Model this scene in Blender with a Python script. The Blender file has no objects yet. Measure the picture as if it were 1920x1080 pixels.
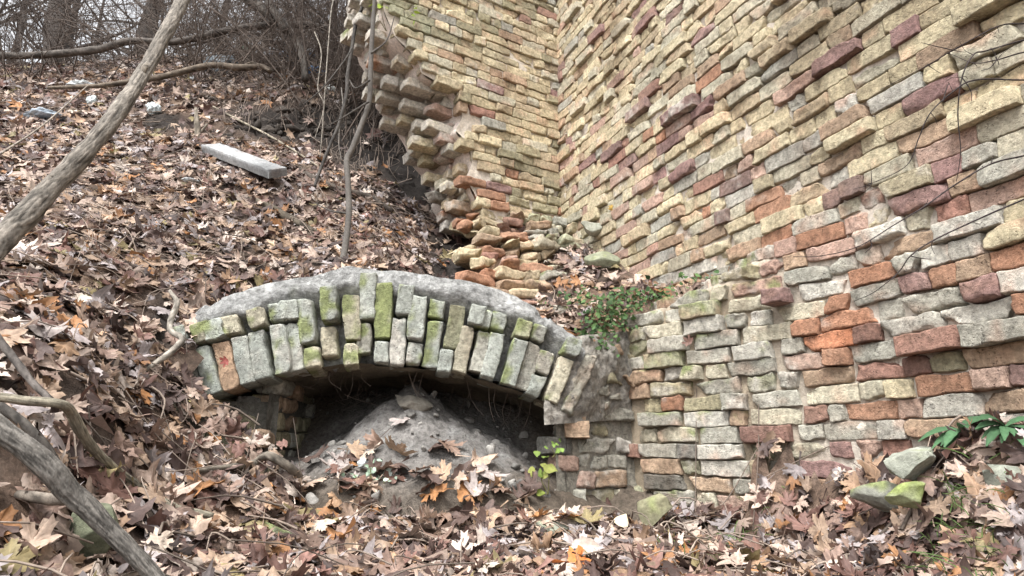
import bpy, math, random
import numpy as np
from mathutils import Vector
S = bpy.context.scene
rng = np.random.default_rng(7)
R = math.radians
# ------------------------------------------------------------------ camera, sky, sun, exposure
F = 1200.0; PITCH = math.atan(310/F)
cam_d = bpy.data.cameras.new('camera'); cam = bpy.data.objects.new('camera', cam_d)
S.collection.objects.link(cam); S.camera = cam
cam_d.sensor_width = 36; cam_d.lens = 36*F/1920; cam_d.clip_start = 0.02; cam_d.clip_end = 400
cam.location = (0, 0, 0); cam.rotation_euler = (R(90)+PITCH, 0, 0)
SUN_EL, SUN_AZ = R(60), R(205)          # azimuth measured clockwise from +Y (forward)
W = bpy.data.worlds.new('World'); S.world = W; W.use_nodes = True
nt = W.node_tree; bg = nt.nodes['Background']
sky = nt.nodes.new('ShaderNodeTexSky'); sky.sky_type = 'NISHITA'; sky.sun_disc = False
sky.sun_elevation = SUN_EL; sky.sun_rotation = SUN_AZ; sky.dust_density = 4.0; sky.air_density = 1.0
hs = nt.nodes.new('ShaderNodeHueSaturation'); hs.inputs['Saturation'].default_value = 0.12
nt.links.new(sky.outputs[0], hs.inputs['Color']); nt.links.new(hs.outputs[0], bg.inputs['Color'])
bg.inputs['Strength'].default_value = 0.15
sun_d = bpy.data.lights.new('sun', 'SUN'); sun = bpy.data.objects.new('sun', sun_d); S.collection.objects.link(sun)
sun_d.energy = 1.3; sun_d.angle = R(18); sun_d.color = (1, .985, .955)
sdir = Vector((math.sin(SUN_AZ)*math.cos(SUN_EL), math.cos(SUN_AZ)*math.cos(SUN_EL), math.sin(SUN_EL)))
sun.rotation_euler = (-sdir).to_track_quat('-Z', 'Y').to_euler(); sun.location = sdir*20
S.view_settings.view_transform = 'Standard'; S.view_settings.look = 'None'
S.view_settings.exposure = 1.55; S.view_settings.gamma = 1.0
S.cycles.max_bounces = 5; S.cycles.diffuse_bounces = 3; S.cycles.glossy_bounces = 2; S.cycles.transparent_max_bounces = 4

# ------------------------------------------------------------------ projection helpers (layout only)
SP, CP = math.sin(PITCH), math.cos(PITCH)
def at(px, py, y):
    X, Y = (px-960)/F, (540-py)/F
    fw, up = CP-Y*SP, SP+Y*CP
    return np.array([X/fw*y, y, up/fw*y])
def proj(p):
    p = np.asarray(p, float); Zc = p[..., 1]*CP+p[..., 2]*SP; Yc = -p[..., 1]*SP+p[..., 2]*CP
    Zc = np.where(Zc < .05, .05, Zc)
    return 960+F*p[..., 0]/Zc, 540-F*Yc/Zc
def path(pts): return [at(*p) for p in pts]
# ------------------------------------------------------------------ numpy noise
def _hash(ix, iy, iz, seed):
    h = (ix.astype(np.uint32)*np.uint32(374761393) + iy.astype(np.uint32)*np.uint32(668265263)
         + iz.astype(np.uint32)*np.uint32(2147483647) + np.uint32(seed*1013904223 & 0xffffffff))
    h = (h ^ (h >> np.uint32(13)))*np.uint32(1274126177)
    h = (h ^ (h >> np.uint32(16)))*np.uint32(2246822519)
    return ((h ^ (h >> np.uint32(15))) & np.uint32(0xffffff)).astype(np.float64)/0xffffff
def noise(p, sc=1.0, seed=0):
    q = np.asarray(p, float)*sc + 1000.37
    i = np.floor(q).astype(np.int64); f = q-i; f = f*f*(3-2*f)
    r = 0
    for dx in (0, 1):
        wx = f[..., 0] if dx else 1-f[..., 0]
        for dy in (0, 1):
            wy = f[..., 1] if dy else 1-f[..., 1]
            for dz in (0, 1):
                wz = f[..., 2] if dz else 1-f[..., 2]
                r = r + wx*wy*wz*_hash(i[..., 0]+dx, i[..., 1]+dy, i[..., 2]+dz, seed)
    return r*2-1
def fbm(p, sc=1.0, oc=3, seed=0):
    r, a, t = 0, 1., 0
    for k in range(oc):
        r = r+a*noise(p, sc*2**k, seed+k*17); t += a; a *= .55
    return r/t
def nvec(p, sc, oc, seed): return np.stack([fbm(p, sc, oc, seed+101*k) for k in range(3)], -1)
def sstep(a, b, x):
    t = np.clip((x-a)/(b-a), 0, 1); return t*t*(3-2*t)
def unit(v): v = np.asarray(v, float); return v/np.maximum(np.linalg.norm(v, axis=-1, keepdims=True), 1e-9)
# ------------------------------------------------------------------ object helpers
def mesh_obj(name, V, faces, mat, parent=None, col=None, smooth=True, base=None):
    """faces: list of int arrays (n,3) or (n,4)."""
    V = np.asarray(V, float)
    org = np.zeros(3)
    if parent is not None: org = np.array(parent['_o'])
    elif base is not None: org = np.asarray(base, float)
    me = bpy.data.meshes.new(name)
    faces = [np.asarray(f, np.int64) for f in faces if len(f)]
    loops = np.concatenate([f.ravel() for f in faces]); tot = np.concatenate([np.full(len(f), f.shape[1]) for f in faces])
    st = np.concatenate([[0], np.cumsum(tot)[:-1]])
    me.vertices.add(len(V)); me.vertices.foreach_set('co', (V-org).astype(np.float32).ravel())
    me.loops.add(len(loops)); me.loops.foreach_set('vertex_index', loops.astype(np.int32))
    me.polygons.add(len(tot)); me.polygons.foreach_set('loop_start', st.astype(np.int32))
    me.polygons.foreach_set('loop_total', tot.astype(np.int32))
    me.polygons.foreach_set('use_smooth', np.full(len(tot), smooth))
    if col is not None:
        a = me.color_attributes.new('Col', 'FLOAT_COLOR', 'POINT')
        c = np.ones((len(V), 4), np.float32); c[:, :3] = np.clip(col, 0, 1); a.data.foreach_set('color', c.ravel())
    me.update(calc_edges=True)
    me.materials.append(mat)
    o = bpy.data.objects.new(name, me); S.collection.objects.link(o)
    if parent is not None: o.parent = parent
    else: o.location = org
    return o
def thing(name, label, cat, loc, group=None):
    o = bpy.data.objects.new(name, None); S.collection.objects.link(o); o.location = loc
    o.empty_display_size = .1
    o['_o'] = [float(v) for v in loc]
    tag(o, label, cat, group); return o
def tag(o, label, cat, group=None):
    o['label'] = label; o['category'] = cat
    if group: o['group'] = group
    return o
def kind(o, k, label=None):
    o['kind'] = k
    if label: o['label'] = label
    return o
class MB:
    """collects meshes"""
    def __init__(s): s.V, s.F, s.C, s.n = [], [], [], 0
    def add(s, V, faces, C):
        V = np.asarray(V, float); C = np.asarray(C, float)
        if C.ndim == 1: C = np.tile(C, (len(V), 1))
        for f in faces:
            if len(f): s.F.append(np.asarray(f)+s.n)
        s.V.append(V); s.C.append(C); s.n += len(V); return s
    def build(s, name, mat, parent=None, smooth=True, base=None):
        V = np.concatenate(s.V); 
        q = [f for f in s.F if f.shape[1] == 4]; t = [f for f in s.F if f.shape[1] == 3]
        fs = []
        if q: fs.append(np.concatenate(q))
        if t: fs.append(np.concatenate(t))
        return mesh_obj(name, V, fs, mat, parent, np.concatenate(s.C), smooth, base)
def grid_faces(n, m, wrap=False):
    i, j = np.meshgrid(np.arange(n-1), np.arange(m if wrap else m-1), indexing='ij')
    j2 = (j+1) % m
    return np.stack([i*m+j, i*m+j2, (i+1)*m+j2, (i+1)*m+j], -1).reshape(-1, 4)
# ------------------------------------------------------------------ materials
def vmat(name, fine=90, amt=.35, bump=.35, bscale=220, dist=.004, rough=.9, pits=0, spec=.25, streak=None, transl=0):
    m = bpy.data.materials.new(name); m.use_nodes = True; n = m.node_tree; N, L = n.nodes, n.links
    b = N['Principled BSDF']; b.inputs['Roughness'].default_value = rough; b.inputs['Specular IOR Level'].default_value = spec
    at_ = N.new('ShaderNodeAttribute'); at_.attribute_name = 'Col'
    tc = N.new('ShaderNodeTexCoord')
    co = tc.outputs['Object']
    if streak:
        mp = N.new('ShaderNodeMapping'); mp.inputs['Scale'].default_value = streak; L.new(co, mp.inputs[0]); co = mp.outputs[0]
    n1 = N.new('ShaderNodeTexNoise'); n1.inputs['Scale'].default_value = fine; n1.inputs['Detail'].default_value = 6; n1.inputs['Roughness'].default_value = .65
    L.new(co, n1.inputs['Vector'])
    mr = N.new('ShaderNodeMapRange'); mr.inputs[1].default_value = .3; mr.inputs[2].default_value = .7
    mr.inputs[3].default_value = 1-amt; mr.inputs[4].default_value = 1+amt*.8; L.new(n1.outputs[0], mr.inputs[0])
    mx = N.new('ShaderNodeMix'); mx.data_type = 'RGBA'; mx.blend_type = 'MULTIPLY'; mx.inputs[0].default_value = 1
    L.new(at_.outputs['Color'], mx.inputs[6]); L.new(mr.outputs[0], mx.inputs[7]); colout = mx.outputs[2]
    n2 = N.new('ShaderNodeTexNoise'); n2.inputs['Scale'].default_value = bscale; n2.inputs['Detail'].default_value = 5; n2.inputs['Roughness'].default_value = .7
    L.new(co, n2.inputs['Vector'])
    h = n2.outputs[0]
    if pits:
        vo = N.new('ShaderNodeTexVoronoi'); vo.inputs['Scale'].default_value = pits; L.new(co, vo.inputs['Vector'])
        m2 = N.new('ShaderNodeMapRange'); m2.inputs[1].default_value = .12; m2.inputs[2].default_value = .3; L.new(vo.outputs['Distance'], m2.inputs[0])
        n3 = N.new('ShaderNodeTexNoise'); n3.inputs['Scale'].default_value = pits*.22; L.new(co, n3.inputs['Vector'])
        m4 = N.new('ShaderNodeMapRange'); m4.inputs[1].default_value = .54; m4.inputs[2].default_value = .62; m4.inputs[3].default_value = 1; m4.inputs[4].default_value = 0
        L.new(n3.outputs[0], m4.inputs[0])
        mm = N.new('ShaderNodeMath'); mm.operation = 'MAXIMUM'; L.new(m2.outputs[0], mm.inputs[0]); L.new(m4.outputs[0], mm.inputs[1])
        md = N.new('ShaderNodeMath'); md.operation = 'ADD'; L.new(h, md.inputs[0]); L.new(mm.outputs[0], md.inputs[1]); h = md.outputs[0]
        m5 = N.new('ShaderNodeMapRange'); m5.inputs[3].default_value = .68; m5.inputs[4].default_value = 1; L.new(mm.outputs[0], m5.inputs[0])
        mx2 = N.new('ShaderNodeMix'); mx2.data_type = 'RGBA'; mx2.blend_type = 'MULTIPLY'; mx2.inputs[0].default_value = 1
        L.new(colout, mx2.inputs[6]); L.new(m5.outputs[0], mx2.inputs[7]); colout = mx2.outputs[2]
    bp = N.new('ShaderNodeBump'); bp.inputs['Strength'].default_value = bump; bp.inputs['Distance'].default_value = dist
    L.new(h, bp.inputs['Height']); L.new(bp.outputs[0], b.inputs['Normal'])
    L.new(colout, b.inputs['Base Color'])
    if transl:
        tr = N.new('ShaderNodeBsdfTranslucent'); ms = N.new('ShaderNodeMixShader'); ms.inputs[0].default_value = transl
        L.new(colout, tr.inputs[0]); L.new(b.outputs[0], ms.inputs[1]); L.new(tr.outputs[0], ms.inputs[2]); L.new(ms.outputs[0], N['Material Output'].inputs[0])
    return m
M_BRICK = vmat('weathered_brick', 48, .50, 1., 130, .011, .92, pits=95)
M_MORT = vmat('lime_mortar', 60, .30, .8, 130, .008, .95)
M_SOIL = vmat('dark_soil', 45, .55, .9, 90, .015, .97)
M_LEAF = vmat('dead_leaf', 70, .30, .35, 160, .003, .62, spec=.35, transl=.12)
M_BARK = vmat('grey_bark', 30, .45, .8, 70, .008, .9, streak=(1, 1, .35))
M_TWIG = vmat('twig_bark', 60, .3, .3, 120, .003, .85)
M_STONE = vmat('rough_stone', 55, .35, .7, 130, .006, .92)
M_CAP = vmat('grey_render', 34, .62, 1., 48, .022, .95)
M_PLANT = vmat('green_leaf', 60, .25, .2, 150, .002, .7, spec=.2, transl=.2)
M_PLASTIC = vmat('thin_plastic', 60, .12, .2, 60, .004, .4, spec=.5, transl=.15)
# ------------------------------------------------------------------ palettes (linear base colours)
COL = dict(yellow=(.54, .465, .31), yellow2=(.49, .41, .265), buff=(.44, .35, .23), pale=(.46, .425, .325), tan=(.36, .245, .165),
           pink=(.40, .26, .21), orange=(.36, .17, .10), orangebright=(.42, .155, .075), red=(.28, .135, .105), purple=(.235, .13, .125),
           darkred=(.17, .07, .06), grey=(.34, .33, .285), white=(.47, .45, .40), green=(.30, .30, .20), darky=(.29, .26, .165), dark=(.12, .12, .115), cool=(.34, .36, .325))
MOSS = np.array((.215, .245, .10)); LIME = np.array((.52, .485, .43)); MORT = np.array((.55, .49, .42))
def pick(keys, w, n):
    w = np.array(w, float); k = rng.choice(len(keys), n, p=w/w.sum())
    return np.array([COL[keys[i]] for i in k])
# ------------------------------------------------------------------ bricks
NX, NZ = 8, 3
def brick_batch(cen, ax, az, an, hx, hz, D, r, wear, col, lime, moss, seed, chop=.5, nx=NX, nz=NZ, dark=None, pinkamt=.35, tone=.18):
    """rounded, noisy, chipped bricks; all arguments are arrays over B bricks; the face centre is cen, an is outward"""
    B = len(cen)
    cen, ax, az, an = [np.asarray(v, float).reshape(B, 3) for v in (cen, ax, az, an)]
    hx, hz, D, r, wear, lime, moss = [np.broadcast_to(np.asarray(v, float), (B,)) for v in (hx, hz, D, r, wear, lime, moss)]
    r = np.minimum(r, hz*.75)
    def axis(h, n):
        e_ = np.minimum(.004, (h-r)*.3)
        pos = [-h, -h, -h, -h+r, -h+r+e_]+[(-h+r+e_)+(2*h-2*r-2*e_)*k/(n+1) for k in range(1, n+1)]+[h-r-e_, h-r, h, h, h]
        z0 = np.zeros(B)
        dep = [-D, -.4*D, z0, z0, z0]+[z0]*n+[z0, z0, z0, -.4*D, -D]
        return np.stack(pos, 1), np.stack(dep, 1)
    px, dx = axis(hx, nx); pz, dz = axis(hz, nz); n, m = px.shape[1], pz.shape[1]
    X = np.broadcast_to(px[:, :, None], (B, n, m)); Z = np.broadcast_to(pz[:, None, :], (B, n, m))
    Y = np.minimum(dx[:, :, None], dz[:, None, :])
    P = np.stack([X, Y, Z], -1).reshape(B, n*m, 3)
    lim = np.stack([hx-r, np.zeros(B), hz-r], -1)[:, None, :]
    q = np.clip(P, -lim, lim); q[..., 1] = np.minimum(P[..., 1], -r[:, None])
    d = P-q; dn = np.linalg.norm(d, axis=-1, keepdims=True)
    P = np.where(dn > 1e-6, q+d/np.maximum(dn, 1e-6)*np.minimum(dn, r[:, None, None]), P)
    half = np.stack([hx, np.full(B, .03), hz], -1)
    rg = np.random.default_rng(seed)
    for k in range(3):                                   # chipped corners
        mdir = rg.normal(size=(B, 3))*np.array([.8, .5, .9]); mdir[:, 1] = np.abs(mdir[:, 1]); mdir = unit(mdir)
        sup = (np.abs(mdir)*half).sum(1); h = sup*(1-rg.random(B)*chop*(.35+wear)*(rg.random(B) < .75))-0
        h = h - mdir[:, 1]*.03
        ex = (P*mdir[:, None, :]).sum(-1)-h[:, None]; ex = np.where(ex > 0, ex, 0)
        P = P-ex[..., None]*mdir[:, None, :]
    Wp = cen[:, None, :]+P[..., 0:1]*ax[:, None, :]+P[..., 1:2]*an[:, None, :]+P[..., 2:3]*az[:, None, :]
    off = (cen*0+rg.random((B, 3))*3)[:, None, :]
    am = (.004+.011*wear)[:, None, None]
    Wn = Wp+off*.0
    disp = nvec(Wn, 14, 2, seed+5)*am*1.1+nvec(Wn, 45, 2, seed+9)*am*.75
    Wp = Wp+disp
    # colours
    c = np.repeat(col[:, None, :], n*m, 1)
    jit = (1+rg.normal(size=(B, 1, 1))*.13); c = c*np.clip(jit, .7, 1.3)
    f1 = fbm(Wp+off, 16, 3, seed+21)
    c = c*(1+.28*f1[..., None])
    pink = np.array((.40, .20, .13))
    mpk = sstep(.15, .6, fbm(Wp+off*2, 11, 2, seed+77))*pinkamt
    c = c*(1-mpk[..., None])+pink*mpk[..., None]*c.mean(-1, keepdims=True)/.25
    tf_ = fbm(Wp, 1.6, 3, 37)[..., None]*.9+.5*fbm(Wp, 7, 2, 38)[..., None]; tw_ = tone*np.clip(1+.8*fbm(Wp, 3, 2, 39), .2, 1.8)[..., None]
    c = c*(1-tw_)+(np.array((.45, .395, .30))+np.array((.06, -.04, -.05))*tf_)*(1+.35*tf_)*tw_
    f2 = .75*fbm(Wp, 6, 3, 31)+.55*fbm(Wp, 1.7, 2, 35)+.45*fbm(Wp+off, 30, 2, seed+33)
    st = sstep(.12, .55, fbm(Wp*np.array([3.2, 3.2, .55]), 1.6, 3, 36))*.38
    c = c*(1-st[..., None]*np.array([.85, .95, 1.0]))
    ml = sstep(.55, 1.05, f2+lime[:, None]*1.3)*.85
    c = c*(1-ml[..., None])+LIME*ml[..., None]
    mm = sstep(.5, 1.0, fbm(Wp, 17, 3, seed+41)+moss[:, None]*1.25+.25*P[..., 2]/hz[:, None])*.9
    mossc = MOSS*(1+.45*fbm(Wp, 40, 2, seed+43))[..., None]
    c = c*(1-mm[..., None])+mossc*mm[..., None]
    if dark is not None: c = c*dark[:, None, None]
    f = grid_faces(n, m)
    faces = (f[None]+(np.arange(B)*n*m)[:, None, None]).reshape(-1, 4)
    return Wp.reshape(-1, 3), faces[:, ::-1], c.reshape(-1, 3)
def courses(u0, u1, z0, z1, ch, seed, joint=.007, stretch=.245, head=.118, pst=.5):
    """list of (u_centre, z_centre, half_length, half_height)"""
    rg = np.random.default_rng(seed); out = []
    k = 0; z = z0
    while z < z1:
        hh = ch*(1+rg.normal()*.03); u = u0-rg.random()*.2
        last = 0
        while u < u1:
            L = stretch if rg.random() < (pst if last else .75) else head
            last = 1 if L == stretch else 0
            L = L*(1+rg.normal()*.05)
            if L > .1 and rg.random() < .06: L *= .65
            j = joint*(1+rg.normal()*.3)
            out.append((u+L/2, z+hh/2, L/2-j/2+.003, hh/2-joint*.5*(1+rg.normal()*.35)+.0018))
            u += L
        z += hh; k += 1
    return np.array(out)
# ------------------------------------------------------------------ plan of the ruin
C0 = np.array([.396, 4.87, 0.]); RD = np.array([.3995, -.9167, 0.]); RN = np.array([-.9167, -.3995, 0.])
LD = np.array([-.849, -.528, 0.]); LN = np.array([.528, -.849, 0.])
UP = np.array([0, 0, 1.])
AL = np.array([-1.455, 2.92, 0]); AR = np.array([.25, 3.13, 0])          # arch springings in plan
ALEN = np.linalg.norm(AR-AL); AD = (AR-AL)/ALEN; AN = np.array([AD[1], -AD[0], 0])   # AN towards the viewer
PA = np.array([.62, 3.45, 0.])
# arch circle in (a, z)
SPAN, RISE, ZS = ALEN, .185, .22
RAD = (SPAN**2/4+RISE**2)/(2*RISE); ACX, ACZ = SPAN/2-.02, ZS+RISE-RAD; AMAX = math.asin(SPAN/2/RAD)
def archp(ang, r, b): return AL+AD*(ACX+r*math.sin(ang))-AN*b+UP*(ACZ+r*math.cos(ang))
# ------------------------------------------------------------------ terrain
ctrl = []
def cp(*pts):
    for p in pts: ctrl.append(at(*p))
cp((0,900,1.5),(0,780,1.65),(0,650,1.85),(0,560,2.2),(0,480,2.7),(0,400,3.3),(0,300,4.2),(0,220,5.2),(0,160,6.2),
   (-300,900,1.4),(-300,700,1.6),(-300,500,2.4),(-300,400,3.2),(-300,200,5.5),(-700,500,2.4),(-700,200,5.4),
   (150,1000,1.6),(150,850,1.8),(150,700,2.05),(150,600,2.4),(150,500,2.9),(150,400,3.5),(150,300,4.4),(150,220,5.4),(150,160,6.4),
   (300,950,1.95),(300,850,2.25),(300,750,2.5),(300,680,2.72),(300,620,2.88),(300,560,3.05),(300,480,3.35),(300,400,3.8),(300,330,4.4),(300,260,5.1),(300,200,5.9),(300,140,6.8),
   (420,860,2.5),(400,610,3.06),(420,540,3.35),(450,450,3.8),(450,380,4.2),(450,310,4.7),(450,250,5.3),(450,190,5.8),(450,135,7.0),
   (550,545,3.45),(600,490,3.75),(600,430,4.2),(600,360,4.6),(600,300,5.1),(560,255,5.6),(560,190,5.75),(560,140,6.8),
   (700,520,3.6),(740,470,4.0),(720,420,4.5),(700,360,5.0),(680,290,5.6),(660,200,6.0),(650,150,6.6),(750,250,6.2),(760,150,7.2),
   (800,380,5.4),(780,320,5.9),(820,485,4.6),(850,575,3.9),(900,612,3.6),(960,618,3.52),(1000,598,3.72),
   (1100,540,3.95),(1050,480,4.4),(1150,480,4.3),(1250,540,3.75),(1320,530,3.5),
   (0,125,8.),(300,112,8.),(600,105,8.3),(-400,125,8.),
   (960,1080,1.95),(300,1080,1.6),(600,1080,1.9),(1300,1080,1.95),(1600,1080,1.9),(1920,1080,1.8),(600,1000,2.3),(960,1000,2.45),(1300,1000,2.5),
   (1650,1000,2.2),(1920,960,1.88),(500,930,2.45),(700,935,2.65),(900,935,2.75),(1060,945,2.95),(1300,955,3.0),(1480,930,2.75),(1600,905,2.5),
   (1700,895,2.35),(1760,868,2.2),(1830,850,2.1),(1910,845,1.98),(2150,845,1.75))
for x, y, z in [(0,.3,-.72),(-1,.5,-.45),(1,.5,-.7),(0,-2,-1.2),(-2.2,0,.1),(3,0,-.6),(-4,-3,.2),(6,-3,-1),(-4,2,2.0),(-8,3,3.6),(-8,8,5.2),(-15,12,5.6),
                (0,12,5.7),(-6,12,5.6),(0,25,5.2),(-25,25,5.2),(25,25,5.),(4,3,-.2),(8,4,-.2),(3,6,1.5),(6,10,4.),(30,0,-1),(-30,0,5.),(-30,-20,2),(0,-25,-4),(30,-25,-4),
                (0,60,5.),(-50,50,5.),(50,50,5.)]:
    ctrl.append(np.array([x, y, z]))
for a in np.linspace(.15, ALEN+.1, 9):                      # in front of the arch the ground, behind its crown the bank
    ang = math.asin(np.clip((a-ACX)/RAD, -1, 1)); top = ACZ+(RAD+.42)*math.cos(ang)
    p = AL+AD*a; f = p+AN*.33; bk = p-AN*.36
    ctrl.append(np.array([f[0], f[1], -.20 if a > .62 else .14-.5*a])); ctrl.append(np.array([bk[0], bk[1], top-.02]))
for s, d, zt in [(1.42,.36,.70),(1.65,.28,.74),(1.9,.19,.82)]:      # plinth: ground at its foot, ledge on top
    p = C0+RD*s+RN*d; f = p+RN*.12; bk = p-RN*.14
    ctrl.append(np.array([f[0], f[1], -.25])); ctrl.append(np.array([bk[0], bk[1], zt-.03]))
ctrl = np.array(ctrl); ctrl[:, 2] -= .055*((ctrl[:, 2] < .02) & (ctrl[:, 1] > .8) & (ctrl[:, 1] < 3.5) & ~((ctrl[:, 0] > 1.25) & (ctrl[:, 1] < 2.3))); EPS = .07
def _k(a, b): return np.sqrt(((a[:, None, :]-b[None, :, :])**2).sum(-1)+EPS**2)
_n = len(ctrl); _A = np.zeros((_n+3, _n+3)); _A[:_n, :_n] = _k(ctrl[:, :2], ctrl[:, :2])-np.eye(_n)*.004
_A[:_n, _n] = 1; _A[:_n, _n+1:] = ctrl[:, :2]; _A[_n:, :_n] = _A[:_n, _n:].T
_w = np.linalg.solve(_A, np.concatenate([ctrl[:, 2], np.zeros(3)]))
def arch_ab(xy):
    d = xy-AL[:2]; return d@AD[:2], -(d@AN[:2])
def terr(xy, rough=True):
    xy = np.asarray(xy, float).reshape(-1, 2); out = np.empty(len(xy))
    for i in range(0, len(xy), 20000):
        q = xy[i:i+20000]; out[i:i+20000] = _k(q, ctrl[:, :2])@_w[:_n]+_w[_n]+q@_w[_n+1:]
    a, b = arch_ab(xy); s_ = (xy-C0[:2])@RD[:2]; n_ = (xy-C0[:2])@RN[:2]; dp = np.interp(s_, [0, 1.39, 1.9, 2.2, 2.5, 6], [.40, .37, .19, .06, 0, 0])
    foot = ((a > .55) & (a < ALEN+.42) & (b > -.42) & (b < -.02)) | ((s_ > 1.25) & (s_ < 2.05) & (n_ > dp-.03) & (n_ < dp+.20))
    out = np.where(foot, np.minimum(out, -.285), out)
    if rough:
        p3 = np.column_stack([xy, np.zeros(len(xy))])
        out = out+.045*fbm(p3, 2.2, 3, 3)+.02*fbm(p3, 9, 2, 4)
    return out
def terr_n(xy, e=.05):
    xy = np.asarray(xy, float)
    zx = terr(xy+[e, 0])-terr(xy-[e, 0]); zy = terr(xy+[0, e])-terr(xy-[0, e])
    return unit(np.column_stack([-zx/(2*e), -zy/(2*e), np.ones(len(xy))]))
def arch_ab(xy):
    d = xy-AL[:2]; return d@AD[:2], -(d@AN[:2])
def in_cut(xy):
    a, b = arch_ab(xy); return (a > .03) & (a < ALEN+.42) & (b > -.32) & (b < .22)
def gax(lo, hi, step, far0, far1):
    core = np.arange(lo, hi+1e-6, step)
    return np.concatenate([lo-np.geomspace(step*1.6, lo-far0, 14)[::-1], core, hi+np.geomspace(step*1.6, far1-hi, 14)])
xs = gax(-5.2, 2.8, .05, -70, 60); ys = gax(-.5, 9., .05, -40, 90)
gx, gy = np.meshgrid(xs, ys, indexing='ij'); xy = np.column_stack([gx.ravel(), gy.ravel()])
tz = terr(xy); TV = np.column_stack([xy, tz])
def bare(px, py):
    """places where the photograph shows bare dark soil"""
    g = lambda cx, cy, rx, ry: np.exp(-(((px-cx)/rx)**2+((py-cy)/ry)**2)**2)
    return np.clip(g(550, 232, 150, 42)+g(310, 232, 55, 25)+g(690, 265, 100, 85)+g(310, 610, 45, 70)+g(790, 340, 60, 70)+g(840, 490, 45, 75)+g(950, 530, 80, 70)+g(560, 575, 90, 22)*.6, 0, 1)
# dirt bank: undercut look by pushing noise where bare soil shows
tpx, tpy = proj(TV)
bm = bare(tpx, tpy); TV = TV+nvec(TV, 9, 3, 18)*bm[:, None]*.10+nvec(TV, 30, 2, 19)*bm[:, None]*.035
tf = grid_faces(len(xs), len(ys)); cen = TV[tf].mean(1)
_s = (cen[:, :2]-C0[:2])@RD[:2]; _nn = (cen[:, :2]-C0[:2])@RN[:2]
def _dp(s): return np.interp(s, [0, 1.39, 1.9, 2.2, 2.5, 6], [.40, .37, .19, .06, 0, 0])
inwall = (_s > 1.15) & (_s < 3.6) & (_nn < _dp(_s)+.035) & (_nn > -.6) & (cen[:, 2] < np.interp(_s, [1.3, 1.9, 2.3, 3], [.64, .74, .9, .95]))
keep = ~in_cut(cen[:, :2]) & ~inwall; tf = tf[keep]
soil = np.array((.045, .036, .03)); litter = np.array((.16, .105, .075)); lit2 = np.array((.26, .19, .15))
cn = fbm(TV, 5, 4, 12); cn2 = fbm(TV, 22, 2, 13)
tc = soil+(litter-soil)*sstep(-.5, .5, cn)[:, None]; tc = tc+(lit2-tc)*sstep(.1, .6, cn2)[:, None]*.6
bm = bare(tpx, tpy); tc = tc*(1-bm[:, None])+np.array((.028, .023, .02))*bm[:, None]
hill = kind(mesh_obj('hillside', TV, [tf], M_SOIL, None, tc), 'structure', 'steep leaf covered bank of dark soil rising behind the ruined brick walls')
# ------------------------------------------------------------------ right-hand wall
def dplinth(s): return np.interp(s, [0, 1.39, 1.9, 2.2, 2.5, 6], [.40, .37, .19, .06, 0, 0])
def zplinth(s): return np.interp(s, [1.3, 1.9, 2.3, 3], [.70, .80, .95, 1.0])
def roff(s, z):
    zp = zplinth(s); return dplinth(s)*(1-sstep(-.02, .13, z-zp)) + .012*noise(np.stack([s, z, s*0], -1), 1.7, 61)+.022*fbm(np.stack([s, z, s*0], -1), .8, 2, 62)
def rpos(s, z, dep=0.):
    s = np.asarray(s, float); z = np.asarray(z, float)
    return C0+s[..., None]*RD+(roff(s, z)+dep)[..., None]*RN+z[..., None]*UP
def zwave(s, z): return .012*noise(np.stack([s, z*.4, s*0], -1), 1.3, 71)+.006*noise(np.stack([s, z, s*0], -1), 4, 72)
wall_r = thing('brick_wall', 'tall weathered brick wall of yellow and red bricks filling the right side', 'wall', C0+RD*2.2+UP*-.25)
bk = courses(-.1, 4.5, -.62, 4.95, .0755, 11, stretch=.228, head=.11)
s, z, hx, hz = bk.T
kp = ~((s < 1.36) & (z < .78)) & (s < 4.45); s, z, hx, hz = s[kp], z[kp], hx[kp], hz[kp]
B = len(s); g = rng
zz = z+zwave(s, z)
wear = np.clip(g.beta(1.1, 2.0, B)+.25*fbm(np.stack([s, z, s*0], -1), 1.2, 2, 81)+np.where(z < .9, .12, 0), .02, 1)
dep = g.normal(size=B)*.0055-.010*wear+.020*(g.random(B) < .11)-.014*(g.random(B) < .10)
lowm = z < (zplinth(s)+.12+.12*fbm(np.stack([s, z, s*0], -1), 2, 2, 82))
leftlow = lowm & (s < 2.1)
cu = pick(['yellow','yellow2','buff','pale','tan','pink','orange','red','purple','grey'], [27,13,11,24,7,8,4,3,7,5], B)
q_ = np.stack([s, z, s*0], -1); redn = fbm(q_*np.array([.8, 1.6, 1]), 1.5, 2, 83)
cr_ = pick(['tan','pink','orange','red','purple','pale','yellow2'], [14,14,7,9,15,8,8], B)
cu = pick(['yellow','yellow2','buff','pale','tan','pink','grey','purple'], [30,14,9,27,4,5,5,2.5], B)
cu = np.where(((redn+g.normal(size=B)*.22) > .30)[:, None], cr_, cu)
cl = pick(['yellow','pale','white','tan','pink','orange','red','purple','grey'], [9,17,18,13,13,7,5,4,20], B)
cll = pick(['pale','white','grey','tan','green','pink','orange','dark','darky'], [14,12,34,5,11,5,3.5,4,8], B)
zp3 = z < .95+.0*s
bcol = np.where(lowm[:, None], cl, cu); bcol = np.where(leftlow[:, None], cll, bcol)
band = (~lowm) & (z < zplinth(s)+.5) & (g.random(B) < .25); bcol[band] = COL['white']
bcol = bcol*(1+.22*fbm(q_, .9, 2, 84))[:, None]
lime = np.where(lowm, .22, .10)+g.normal(size=B)*.08
moss = np.where(leftlow & (z > .38), .18, 0)+np.where(leftlow, .08, -.25)+g.normal(size=B)*.12-np.where(lowm & ~leftlow, .1, 0)
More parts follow.
